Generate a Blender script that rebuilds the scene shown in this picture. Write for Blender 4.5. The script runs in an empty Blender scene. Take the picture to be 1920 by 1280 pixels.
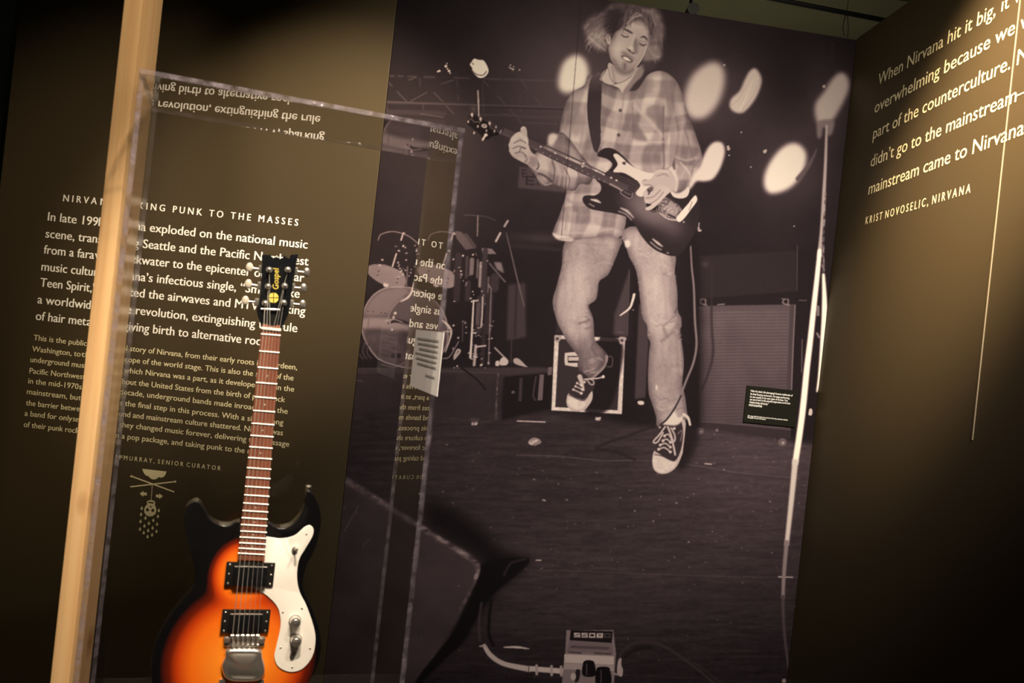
import numpy as np
import bpy, bmesh, math, random

from mathutils import Matrix, Vector

S = bpy.context.scene
COL = S.collection
# ------------------------------------------------------------------ camera
EYE, F_PX, ROLL = 1.70, 1640.0, math.radians(6.2)
CR, SR = math.cos(ROLL), math.sin(ROLL)
cam_data = bpy.data.cameras.new('camera')
cam_data.sensor_width = 36.0
cam_data.lens = F_PX * 36.0 / 1920.0
cam_data.clip_start = 0.05
cam_data.dof.use_dof = True
cam_data.dof.focus_distance = 3.8
cam_data.dof.aperture_fstop = 6.3
cam = bpy.data.objects.new('camera', cam_data)
COL.objects.link(cam)
cam.matrix_world = Matrix(((CR, -SR, 0, 0), (0, 0, -1, 0), (SR, CR, 0, EYE), (0, 0, 0, 1)))
S.camera = cam
# ------------------------------------------------------------------ picture settings, world
S.view_settings.view_transform = 'Standard'
S.view_settings.look = 'None'
S.view_settings.gamma = 1.0
S.view_settings.use_curve_mapping = False
S.view_settings.exposure = 0.0
W = bpy.data.worlds.new('world')
S.world = W
W.use_nodes = True
W.node_tree.nodes['Background'].inputs[0].default_value = (0.9, 1.0, 0.62, 1)
W.node_tree.nodes['Background'].inputs[1].default_value = 0.04
# ------------------------------------------------------------------ gallery lamps (track spots above and behind the viewer) and added fills


def spot(name, loc, aim, watts, deg, blend=0.8, color=(1.0, 0.80, 0.56), radius=0.05):
    l = bpy.data.lights.new(name, 'SPOT')
    l.energy = watts
    l.spot_size = math.radians(deg)
    l.spot_blend = blend
    l.color = color
    l.shadow_soft_size = radius
    o = bpy.data.objects.new(name, l)
    COL.objects.link(o)
    o.location = loc
    o.rotation_euler = (Vector(aim) - Vector(loc)).to_track_quat('-Z', 'Y').to_euler()
    return o


spot('spot_text', (0.30, 1.45, 3.75), (-0.90, 3.64, 2.16), 1230, 32.3, 1.0)
spot('spot_text_low', (-0.6, 0.9, 3.8), (-1.75, 3.7, 1.85), 270, 36, 1.0)
spot('spot_quote', (0.55, 1.9, 3.75), (1.48, 2.80, 2.56), 1400, 38, 1.0, (1.0, 0.74, 0.45))
spot('spot_mural', (0.75, 0.0, 3.8), (0.48, 3.8, 2.05), 700, 52, 0.9, (1.0, 0.87, 0.70), 0.08)
spot('spot_mural_low', (1.25, 0.3, 3.7), (0.72, 3.8, 1.45), 700, 44, 1.0, (1.0, 0.86, 0.74), 0.08)
spot('spot_guitar', (-0.15, 0.35, 3.7), (-0.47, 1.72, 1.15), 620, 30, 0.7, (1.0, 0.80, 0.56), 0.03)
spot('spot_guitar_side', (0.55, 0.75, 3.7), (-0.5, 1.72, 1.2), 260, 30, 0.7, (1.0, 0.82, 0.60), 0.03)
spot('spot_post', (0.35, 0.15, 3.7), (-0.8, 1.7, 1.7), 250, 40, 0.8, (1.0, 0.80, 0.54), 0.04)
spot('hall_fill', (-0.9, -1.2, 3.8), (-0.6, -2.9, 2.2), 260, 70, 0.8, (1.0, 0.82, 0.60), 0.06)  # added fill out of view: lights the rear wall for the chrome to reflect
fill_light = bpy.data.lights.new('ceiling_fill_light', 'POINT')
fill_light.energy, fill_light.color, fill_light.shadow_soft_size = 6.5, (1.0, 0.93, 0.66), 0.08
fill_light_ob = bpy.data.objects.new('ceiling_fill_light', fill_light)
COL.objects.link(fill_light_ob)
fill_light_ob.location = (0.9, 5.0, 2.5)      # an added, unseen fill behind the mural wall that brightens the ceiling


# ------------------------------------------------------------------ helpers
def ray(px, py):
    dx, dy = px - 960.0, py - 640.0
    u, v = dx * CR + dy * SR, -dx * SR + dy * CR
    return u / F_PX, -v / F_PX          # x and z per metre of depth


class Plane:
    """an upright plane: origin, heading of its width, its own x (along), y (away from the viewer) and z (up)"""
    def __init__(self, x, y, deg):
        self.o = Vector((x, y, 0))
        self.a = math.radians(deg)
        self.ex = Vector((math.cos(self.a), math.sin(self.a), 0))
        self.ey = Vector((-math.sin(self.a), math.cos(self.a), 0))

    def hit(self, px, py, off=0.0):
        """point of the plane (moved off along its y) seen at a pixel, as (along, up)"""
        rx, rz = ray(px, py)
        d = Vector((rx, 1, rz))
        p0 = self.o + self.ey * off
        t = (p0.dot(self.ey)) / d.dot(self.ey)
        p = d * t
        return (p - p0).dot(self.ex), p.z + EYE

    def put(self, ob, s=0.0, y=0.0, z=0.0):
        p = self.o + self.ex * s + self.ey * y
        ob.location = (p.x, p.y, z)
        ob.rotation_euler = (0, 0, self.a)

    def world(self, s, y, z):
        p = self.o + self.ex * s + self.ey * y
        return Vector((p.x, p.y, z))


def props(o, label=None, cat=None, group=None, kind=None):
    for k, v in (('label', label), ('category', cat), ('group', group), ('kind', kind)):
        if v:
            o[k] = v
    return o


def empty(name, label, cat, group=None):
    o = bpy.data.objects.new(name, None)
    o.empty_display_size = 0.05
    COL.objects.link(o)
    return props(o, label, cat, group)


def link(name, me, parent=None, mats=()):
    o = bpy.data.objects.new(name, me)
    COL.objects.link(o)
    if parent is not None:
        o.parent = parent
    for m in mats:
        me.materials.append(m)
    return o


def from_bm(name, bm, mats, parent=None, smooth_deg=None):
    bmesh.ops.recalc_face_normals(bm, faces=bm.faces)
    me = bpy.data.meshes.new(name)
    bm.to_mesh(me)
    bm.free()
    if smooth_deg:
        me.polygons.foreach_set('use_smooth', [True] * len(me.polygons))
        me.set_sharp_from_angle(angle=math.radians(smooth_deg))
    return link(name, me, parent, mats if isinstance(mats, (list, tuple)) else [mats])


def add_box(bm, lo, hi, bevel=0.0, mat=0, edge_mat=None):
    r = bmesh.ops.create_cube(bm, size=1.0)
    vs = r['verts']
    for v in vs:
        for k in range(3):
            v.co[k] = lo[k] if v.co[k] < 0 else hi[k]
    fs = {f for v in vs for f in v.link_faces}
    size = [hi[k] - lo[k] for k in range(3)]
    thin = min(range(3), key=lambda k: size[k])
    bm.normal_update()
    for f in fs:
        f.material_index = mat
        if edge_mat is not None and abs(f.normal[thin]) < 0.5:
            f.material_index = edge_mat
    if bevel:
        es = list({e for v in vs for e in v.link_edges})
        bmesh.ops.bevel(bm, geom=es, offset=bevel, segments=2, affect='EDGES', profile=0.6)


def add_outline(bm, pts, y0, y1, bevel=0.0, seg=3, both=False):
    """a closed outline (x, z) given thickness from y0 (towards the viewer) to y1, front rim rounded"""
    vs = [bm.verts.new((p[0], y0, p[1])) for p in pts]
    f = bm.faces.new(vs)
    r = bmesh.ops.extrude_face_region(bm, geom=[f])
    nv = [g for g in r['geom'] if isinstance(g, bmesh.types.BMVert)]
    for v in nv:
        v.co.y = y1
    if bevel:
        front = [e for e in bm.edges if e.is_valid and e.verts[0] in vs and e.verts[1] in vs]
        if both:
            sv = set(nv)
            front += [e for e in bm.edges if e.verts[0] in sv and e.verts[1] in sv]
        bmesh.ops.bevel(bm, geom=front, offset=bevel, segments=seg, affect='EDGES', profile=0.5, clamp_overlap=True)


def add_dome(bm, pts, steps):
    """an outline (x, z) raised towards the viewer in shrinking rings; steps are (scale, y)"""
    n = len(pts)
    cx, cz = sum(p[0] for p in pts) / n, sum(p[1] for p in pts) / n
    rings = [[bm.verts.new((cx + (p[0] - cx) * k, y, cz + (p[1] - cz) * k)) for p in pts] for k, y in steps]
    for a, b in zip(rings, rings[1:]):
        for i in range(n):
            bm.faces.new((a[i], a[(i + 1) % n], b[(i + 1) % n], b[i]))
    bm.faces.new(rings[-1])
    bm.faces.new(rings[0])


def add_rod(bm, p, q, r, n=10, r2=None):
    p, q = Vector(p), Vector(q)
    d = q - p
    m = Matrix.Translation((p + q) / 2) @ d.to_track_quat('Z', 'Y').to_matrix().to_4x4()
    bmesh.ops.create_cone(bm, cap_ends=True, segments=n, radius1=r, radius2=r if r2 is None else r2, depth=d.length, matrix=m)


def add_ball(bm, c, r, sx=1, sy=1, sz=1):
    m = Matrix.Translation(c) @ Matrix.Diagonal((sx, sy, sz, 1))
    bmesh.ops.create_uvsphere(bm, u_segments=14, v_segments=9, radius=r, matrix=m)


def material(name, color, rough=0.5, metal=0.0, spec=0.5, coat=0.0):
    m = bpy.data.materials.new(name)
    m.use_nodes = True
    b = m.node_tree.nodes['Principled BSDF']
    b.inputs['Base Color'].default_value = (*color, 1)
    b.inputs['Roughness'].default_value = rough
    b.inputs['Metallic'].default_value = metal
    b.inputs['Specular IOR Level'].default_value = spec
    b.inputs['Coat Weight'].default_value = coat
    b.inputs['Coat Roughness'].default_value = 0.04
    return m


def speckled(name, c0, c1, scale, rough=0.5, spec=0.5, detail=6):
    """two colours mixed by a fine procedural noise"""
    m = material(name, c0, rough, 0, spec)
    nt = m.node_tree
    t = nt.nodes.new('ShaderNodeTexCoord')
    n = nt.nodes.new('ShaderNodeTexNoise')
    n.inputs['Scale'].default_value = scale
    n.inputs['Detail'].default_value = detail
    r = nt.nodes.new('ShaderNodeValToRGB')
    r.color_ramp.elements[0].position, r.color_ramp.elements[1].position = 0.35, 0.7
    r.color_ramp.elements[0].color, r.color_ramp.elements[1].color = (*c0, 1), (*c1, 1)
    nt.links.new(t.outputs['Object'], n.inputs['Vector'])
    nt.links.new(n.outputs['Fac'], r.inputs['Fac'])
    nt.links.new(r.outputs['Color'], nt.nodes['Principled BSDF'].inputs['Base Color'])
    return m


def wood_material(name, c0, c1, c2):
    m = material(name, c0, 0.55, 0, 0.35)
    nt = m.node_tree
    t = nt.nodes.new('ShaderNodeTexCoord')
    mp = nt.nodes.new('ShaderNodeMapping')
    mp.inputs['Scale'].default_value = (38, 38, 1.1)
    n = nt.nodes.new('ShaderNodeTexNoise')
    n.inputs['Scale'].default_value = 1.6
    n.inputs['Detail'].default_value = 7
    n.inputs['Distortion'].default_value = 0.5
    r = nt.nodes.new('ShaderNodeValToRGB')
    e = r.color_ramp.elements
    e[0].position, e[0].color = 0.3, (*c1, 1)
    e[1].position, e[1].color = 0.62, (*c0, 1)
    # sparse round knots
    mp2 = nt.nodes.new('ShaderNodeMapping')
    mp2.inputs['Scale'].default_value = (9, 9, 4.2)
    v = nt.nodes.new('ShaderNodeTexVoronoi')
    v.inputs['Scale'].default_value = 1.0
    k = nt.nodes.new('ShaderNodeValToRGB')
    k.color_ramp.elements[0].position, k.color_ramp.elements[0].color = 0.05, (1, 1, 1, 1)
    k.color_ramp.elements[1].position, k.color_ramp.elements[1].color = 0.17, (0, 0, 0, 1)
    mx = nt.nodes.new('ShaderNodeMix')
    mx.data_type = 'RGBA'
    mx.inputs['B'].default_value = (*c2, 1)
    L = nt.links.new
    L(t.outputs['Object'], mp.inputs['Vector'])
    L(mp.outputs['Vector'], n.inputs['Vector'])
    L(n.outputs['Fac'], r.inputs['Fac'])
    L(t.outputs['Object'], mp2.inputs['Vector'])
    L(mp2.outputs['Vector'], v.inputs['Vector'])
    L(v.outputs['Distance'], k.inputs['Fac'])
    L(k.outputs['Color'], mx.inputs['Factor'])
    L(r.outputs['Color'], mx.inputs['A'])
    L(mx.outputs['Result'], nt.nodes['Principled BSDF'].inputs['Base Color'])
    return m


def acrylic_material(name, tint, r0, rough, mirror_gain=1.0):
    """clear sheet: lets light straight through and mirrors more at a glancing angle (Schlick, both faces of the sheet
    summed at the face the light meets first)"""
    m = bpy.data.materials.new(name)
    m.use_nodes = True
    nt = m.node_tree
    nt.nodes.clear()
    out = nt.nodes.new('ShaderNodeOutputMaterial')
    mix = nt.nodes.new('ShaderNodeMixShader')
    tr = nt.nodes.new('ShaderNodeBsdfTransparent')
    tr.inputs['Color'].default_value = (*tint, 1)
    gl = nt.nodes.new('ShaderNodeBsdfGlossy')
    gl.inputs['Roughness'].default_value = rough
    gl.inputs['Color'].default_value = (1, 1, 1, 1)
    geo = nt.nodes.new('ShaderNodeNewGeometry')
    dotn = nt.nodes.new('ShaderNodeVectorMath')
    dotn.operation = 'DOT_PRODUCT'

    def mth(op, a, b=None):
        q = nt.nodes.new('ShaderNodeMath')
        q.operation = op
        for i, s in enumerate((a, b)):
            if s is None:
                continue
            if isinstance(s, (int, float)):
                q.inputs[i].default_value = s
            else:
                nt.links.new(s, q.inputs[i])
        return q.outputs[0]
    nt.links.new(geo.outputs['Normal'], dotn.inputs[0])
    nt.links.new(geo.outputs['Incoming'], dotn.inputs[1])
    c = mth('ABSOLUTE', dotn.outputs['Value'])
    p5 = mth('POWER', mth('SUBTRACT', 1.0, c), 5.0)
    f = mth('ADD', mth('MULTIPLY', p5, 1.0 - r0), r0)
    f2 = mth('DIVIDE', mth('MULTIPLY', f, 2.0 * mirror_gain), mth('ADD', f, 1.0))
    nt.links.new(mth('MULTIPLY', f2, mth('SUBTRACT', 1.0, geo.outputs['Backfacing'])), mix.inputs[0])
    nt.links.new(tr.outputs[0], mix.inputs[1])
    nt.links.new(gl.outputs[0], mix.inputs[2])
    nt.links.new(mix.outputs[0], out.inputs[0])
    return m


def acrylic_edge_material(name):
    """sawn and polished rim of the sheet: faintly violet, streaked, half clear"""
    m = bpy.data.materials.new(name)
    m.use_nodes = True
    nt = m.node_tree
    b = nt.nodes['Principled BSDF']
    b.inputs['Base Color'].default_value = (0.34, 0.31, 0.40, 1)
    b.inputs['Roughness'].default_value = 0.12
    b.inputs['Specular IOR Level'].default_value = 1.0
    b.inputs['Metallic'].default_value = 0.45
    tr = nt.nodes.new('ShaderNodeBsdfTransparent')
    mix = nt.nodes.new('ShaderNodeMixShader')
    t = nt.nodes.new('ShaderNodeTexCoord')
    n = nt.nodes.new('ShaderNodeTexNoise')
    n.inputs['Scale'].default_value = 55
    n.inputs['Detail'].default_value = 4
    bp = nt.nodes.new('ShaderNodeBump')
    bp.inputs['Strength'].default_value = 1.0
    bp.inputs['Distance'].default_value = 0.004
    r = nt.nodes.new('ShaderNodeMapRange')
    r.inputs['From Min'].default_value, r.inputs['From Max'].default_value = 0.3, 0.7
    r.inputs['To Min'].default_value, r.inputs['To Max'].default_value = 0.40, 0.95
    L = nt.links.new
    L(t.outputs['Object'], n.inputs['Vector'])
    L(n.outputs['Fac'], r.inputs['Value'])
    L(n.outputs['Fac'], bp.inputs['Height'])
    L(bp.outputs['Normal'], b.inputs['Normal'])
    L(r.outputs['Result'], mix.inputs[0])
    L(b.outputs[0], mix.inputs[1])
    L(tr.outputs[0], mix.inputs[2])
    L(mix.outputs[0], nt.nodes['Material Output'].inputs[0])
    return m


# ------------------------------------------------------------------ where things stand
JX, JY = -0.6243, 3.62                         # the joint between the text wall and the mural wall
PL_TEXT = Plane(JX, JY, -2.6)
PL_MURAL = Plane(JX, JY, 7.1)
MURAL_W = PL_MURAL.hit(1606, 75)[0]
CORNER = PL_MURAL.world(MURAL_W, 0, 0)
PL_QUOTE = Plane(CORNER.x, CORNER.y, -85.5)   # its x runs from the corner towards the viewer
WALL_H = PL_MURAL.hit(1606, 75)[1]
CEIL = 4.05
BX, BZ = ray(872.5, 241)
CASE_TOP = EYE + BZ * 1.70
CASE_W, CASE_D, CASE_Z, CASE_T = 0.588, 0.305, 0.80, 0.009
PL_CASE = Plane(BX * 1.70 - math.cos(math.radians(18.2)) * CASE_W, 1.70 - math.sin(math.radians(18.2)) * CASE_W, 18.2)   # front face, x from its left end
PL_GUITAR = Plane(PL_CASE.world(0.285, 0.135, 0).x, PL_CASE.world(0.285, 0.135, 0).y, 18.2)

# ------------------------------------------------------------------ the room
M_DARK = speckled('dark_brown_wall_paint', (0.047, 0.0350, 0.0190), (0.052, 0.039, 0.021), 220, 0.5, 0.12)
M_FLOOR = speckled('dark_concrete', (0.03, 0.027, 0.022), (0.05, 0.044, 0.036), 6, 0.7, 0.3)
M_CEIL = speckled('painted_concrete_ceiling', (0.20, 0.19, 0.14), (0.30, 0.28, 0.20), 3, 0.9, 0.2)
M_BLACK = material('matt_black_metal', (0.012, 0.012, 0.012), 0.55)
M_GREY = speckled('grey_plaster', (0.10, 0.10, 0.085), (0.14, 0.135, 0.11), 4, 0.9, 0.2)


def slab(name, lo, hi, m, plane=None, bevel=0.0):
    bm = bmesh.new()
    add_box(bm, lo, hi, bevel)
    o = from_bm(name, bm, m)
    o['kind'] = 'structure'
    if plane:
        plane.put(o)
    return o


slab('floor', (-6, -3.1, -0.1), (4.5, 8.0, 0.0), M_FLOOR)
slab('ceiling', (-6, -3.1, CEIL), (4.5, 8.0, CEIL + 0.1), M_CEIL)
TEXT_L = PL_TEXT.hit(37, 0)[0] * 0.5 + PL_TEXT.hit(2, 340)[0] * 0.5
slab('wall_left', (TEXT_L, 0, 0), (-0.0015, 0.09, WALL_H), M_DARK, PL_TEXT, 0.002)
slab('wall_back', (0.0, 0.006, 0), (MURAL_W + 0.09, 0.09, WALL_H - 0.001), M_DARK, PL_MURAL)
slab('wall_right', (0.0, 0.0, 0), (3.6, 0.09, WALL_H + 0.005), M_DARK, PL_QUOTE)
slab('wall_far', (-6, 6.6, 0), (4.5, 6.7, CEIL), M_GREY)
slab('wall_front', (-6, -3.1, 0), (4.5, -3.0, CEIL), M_GREY)
slab('wall_side', (-4.1, 3.2, 0), (-4.0, 6.6, CEIL), M_GREY)
# upright metal joint strip on the quotation wall
s_, _ = PL_QUOTE.hit(1886, 250)
M_JOINT = material('pale_joint_strip', (0.34, 0.29, 0.21), 0.4, 0.2)
slab('trim_1', (s_ - 0.002, -0.002, 1.55), (s_ + 0.002, 0.0, WALL_H), M_JOINT, PL_QUOTE)
# soffit and beams over the mural
bm = bmesh.new()
add_box(bm, (-1.0, 0.75, 3.74), (3.2, 1.9, CEIL))
o = from_bm('beam_back', bm, speckled('pale_soffit', (0.30, 0.28, 0.19), (0.36, 0.33, 0.22), 2, 0.9))
o['kind'] = 'structure'
PL_MURAL.put(o)
# ---------------------------------------------------------------- printed photograph: a small raster painter

PX0, PY0, PW, PH = 570, -70, 1080, 1400          # the print's own drawing area
_rng = np.random.default_rng(7)
YY, XX = np.mgrid[0:PH, 0:PW].astype(np.float32)
XX += PX0 + 0.5
YY += PY0 + 0.5
T = np.full((PH, PW), 30.0, np.float32)           # tone of the print, 0..255
ID = np.zeros((PH, PW), np.int32)                 # which printed motif covers the cell
SKIN = np.zeros((PH, PW), np.float32)


def blur(a, r):
    r = int(round(r))
    if r < 1:
        return a
    for _ in range(2):
        for ax in (0, 1):
            p = np.pad(a, [(r + 1, r) if k == ax else (0, 0) for k in (0, 1)], mode='edge')
            c = np.cumsum(p, axis=ax, dtype=np.float64)
            n = 2 * r + 1
            a = ((c[n:] - c[:-n]) if ax == 0 else (c[:, n:] - c[:, :-n])) / n
    return a.astype(np.float32)


def noise(sx, sy, seed, octaves=3):
    """smooth value noise, about -1..1, cells sx by sy pixels"""
    r = np.random.default_rng(seed)
    out = np.zeros((PH, PW), np.float32)
    amp = 1.0
    for o in range(octaves):
        gx, gy = int(PW / sx) + 3, int(PH / sy) + 3
        g = r.uniform(-1, 1, (gy, gx)).astype(np.float32)
        fx = np.arange(PW) / sx
        fy = np.arange(PH) / sy
        ix, iy = fx.astype(int), fy.astype(int)
        tx = fx - ix
        ty = fy - iy
        tx = tx * tx * (3 - 2 * tx)
        ty = ty * ty * (3 - 2 * ty)
        a = g[iy][:, ix] * (1 - tx) + g[iy][:, ix + 1] * tx
        b = g[iy + 1][:, ix] * (1 - tx) + g[iy + 1][:, ix + 1] * tx
        out += amp * (a * (1 - ty)[:, None] + b * ty[:, None])
        amp *= 0.55
        sx = max(1.0, sx / 2)
        sy = max(1.0, sy / 2)
    return out


def smooth(pts, n=6, closed=True):
    p = np.array(pts, float)
    m = len(p)
    out = []
    for i in range(m if closed else m - 1):
        if closed:
            a, b, c, d = p[i - 1], p[i], p[(i + 1) % m], p[(i + 2) % m]
        else:
            a, b, c, d = p[max(i - 1, 0)], p[i], p[i + 1], p[min(i + 2, m - 1)]
        for t in np.arange(n) / n:
            out.append(0.5 * (2 * b + (c - a) * t + (2 * a - 5 * b + 4 * c - d) * t * t + (3 * b - a - 3 * c + d) * t ** 3))
    if not closed:
        out.append(p[-1])
    return np.array(out)


def mask(pts, soft=0, curve=True):
    p = smooth(pts) if curve else np.array(pts, float)
    m = np.zeros((PH, PW), np.float32)
    x0 = max(int(p[:, 0].min()) - PX0 - 2, 0)
    x1 = min(int(p[:, 0].max()) - PX0 + 3, PW)
    y0 = max(int(p[:, 1].min()) - PY0 - 1, 0)
    y1 = min(int(p[:, 1].max()) - PY0 + 2, PH)
    if x1 <= x0 or y1 <= y0:
        return m
    S = 4
    acc = np.zeros(((y1 - y0) * S, x1 - x0), np.float32)
    ys = (np.arange((y1 - y0) * S) + 0.5) / S + y0 + PY0
    xs = np.arange(x0, x1) + PX0 + 1.0
    q = np.roll(p, -1, 0)
    for (ax, ay), (bx, by) in zip(p, q):
        if ay == by:
            continue
        lo, hi = min(ay, by), max(ay, by)
        r0, r1 = np.searchsorted(ys, lo), np.searchsorted(ys, hi)
        if r1 <= r0:
            continue
        xc = ax + (ys[r0:r1] - ay) * (bx - ax) / (by - ay)
        acc[r0:r1] += (1 if by > ay else -1) * np.clip(xs[None, :] - xc[:, None], 0, 1)
    acc = np.clip(np.abs(acc), 0, 1)
    m[y0:y1, x0:x1] = acc.reshape(y1 - y0, S, x1 - x0).mean(1)
    return blur(m, soft / 2) if soft else m


def lay(m, tone, idn=None, a=1.0):
    """lay a tone (number or field) through a mask"""
    global T
    ys, xs = np.where(m > 0.003)
    if len(ys) == 0:
        return
    s = (slice(ys.min(), ys.max() + 1), slice(xs.min(), xs.max() + 1))
    t = tone[s] if isinstance(tone, np.ndarray) else tone
    k = m[s] * a
    T[s] = T[s] * (1 - k) + t * k
    if idn is not None:
        ID[s][m[s] > 0.5] = idn


def poly(pts, tone, idn=None, soft=0, curve=True, a=1.0, clip=None):
    m = mask(pts, soft, curve)
    if clip is not None:
        m = m * clip
    lay(m, tone, idn, a)
    return m


def stroke_mask(pts, w, curve=True, soft=0.7):
    p = smooth(pts, 8, False) if curve and len(pts) > 2 else np.array(pts, float)
    if np.isscalar(w):
        ws = np.full(len(p), float(w))
    else:
        ws = np.interp(np.linspace(0, 1, len(p)), np.linspace(0, 1, len(w)), w)
    m = np.zeros((PH, PW), np.float32)
    for i in range(len(p) - 1):
        (ax, ay), (bx, by) = p[i], p[i + 1]
        r = max(ws[i], ws[i + 1]) / 2 + soft + 1
        x0 = max(int(min(ax, bx) - r) - PX0, 0)
        x1 = min(int(max(ax, bx) + r) - PX0 + 2, PW)
        y0 = max(int(min(ay, by) - r) - PY0, 0)
        y1 = min(int(max(ay, by) + r) - PY0 + 2, PH)
        if x1 <= x0 or y1 <= y0:
            continue
        X, Y = XX[y0:y1, x0:x1], YY[y0:y1, x0:x1]
        dx, dy = bx - ax, by - ay
        t = np.clip(((X - ax) * dx + (Y - ay) * dy) / (dx * dx + dy * dy + 1e-9), 0, 1)
        d = np.hypot(X - ax - t * dx, Y - ay - t * dy)
        h = (ws[i] + (ws[i + 1] - ws[i]) * t) / 2
        m[y0:y1, x0:x1] = np.maximum(m[y0:y1, x0:x1], np.clip((h - d) / (2 * soft) + 0.5, 0, 1) * np.clip(h * 2.2, 0, 1))
    return m


def line(pts, w, tone, idn=None, curve=True, a=1.0, soft=0.7, clip=None):
    m = stroke_mask(pts, w, curve, soft)
    if clip is not None:
        m = m * clip
    lay(m, tone, idn, a)
    return m


def dot(x, y, rx, ry=None, tone=200, ang=0, idn=None, soft=0.6, a=1.0):
    ry = ry or rx
    c, s = np.cos(np.radians(ang)), np.sin(np.radians(ang))
    R = max(rx, ry) + soft + 2
    x0, x1 = max(int(x - R) - PX0, 0), min(int(x + R) - PX0 + 2, PW)
    y0, y1 = max(int(y - R) - PY0, 0), min(int(y + R) - PY0 + 2, PH)
    if x1 <= x0 or y1 <= y0:
        return
    X, Y = XX[y0:y1, x0:x1] - x, YY[y0:y1, x0:x1] - y
    u, v = (X * c + Y * s) / rx, (-X * s + Y * c) / ry
    d = (1 - np.hypot(u, v)) * min(rx, ry)
    k = np.clip(d / (2 * soft) + 0.5, 0, 1) * a
    T[y0:y1, x0:x1] = T[y0:y1, x0:x1] * (1 - k) + tone * k
    if idn is not None:
        ID[y0:y1, x0:x1][k > 0.5] = idn


def glow(x, y, sx, sy, add, ang=0):
    global T
    c, s = np.cos(np.radians(ang)), np.sin(np.radians(ang))
    u = ((XX - x) * c + (YY - y) * s) / sx
    v = (-(XX - x) * s + (YY - y) * c) / sy
    T += add * np.exp(-(u * u + v * v))


def specks(n, box, seed, lo=90, hi=210, wmax=2.2):
    r = np.random.default_rng(seed)
    for _ in range(n):
        dot(r.uniform(box[0], box[2]), r.uniform(box[1], box[3]), r.uniform(.5, wmax), r.uniform(.5, wmax * .6),
            r.uniform(lo, hi), r.uniform(-30, 40), a=r.uniform(.35, .9))


def shaded(m, base, r, dark=0.75):
    """a tone field that falls off towards the outline, as the printed photograph does"""
    e = blur(m, r)
    return base * (dark + (1 - dark) * np.clip((e - 0.5) * 2, 0, 1))


GUITARIST, PGUITAR, DRUMS, CABINET, CASE, MONITOR, PEDAL, LIGHTS, POLE, FLOOR, RISER = range(1, 12)
LAMP0, N_LAMP = 40, 0


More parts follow.
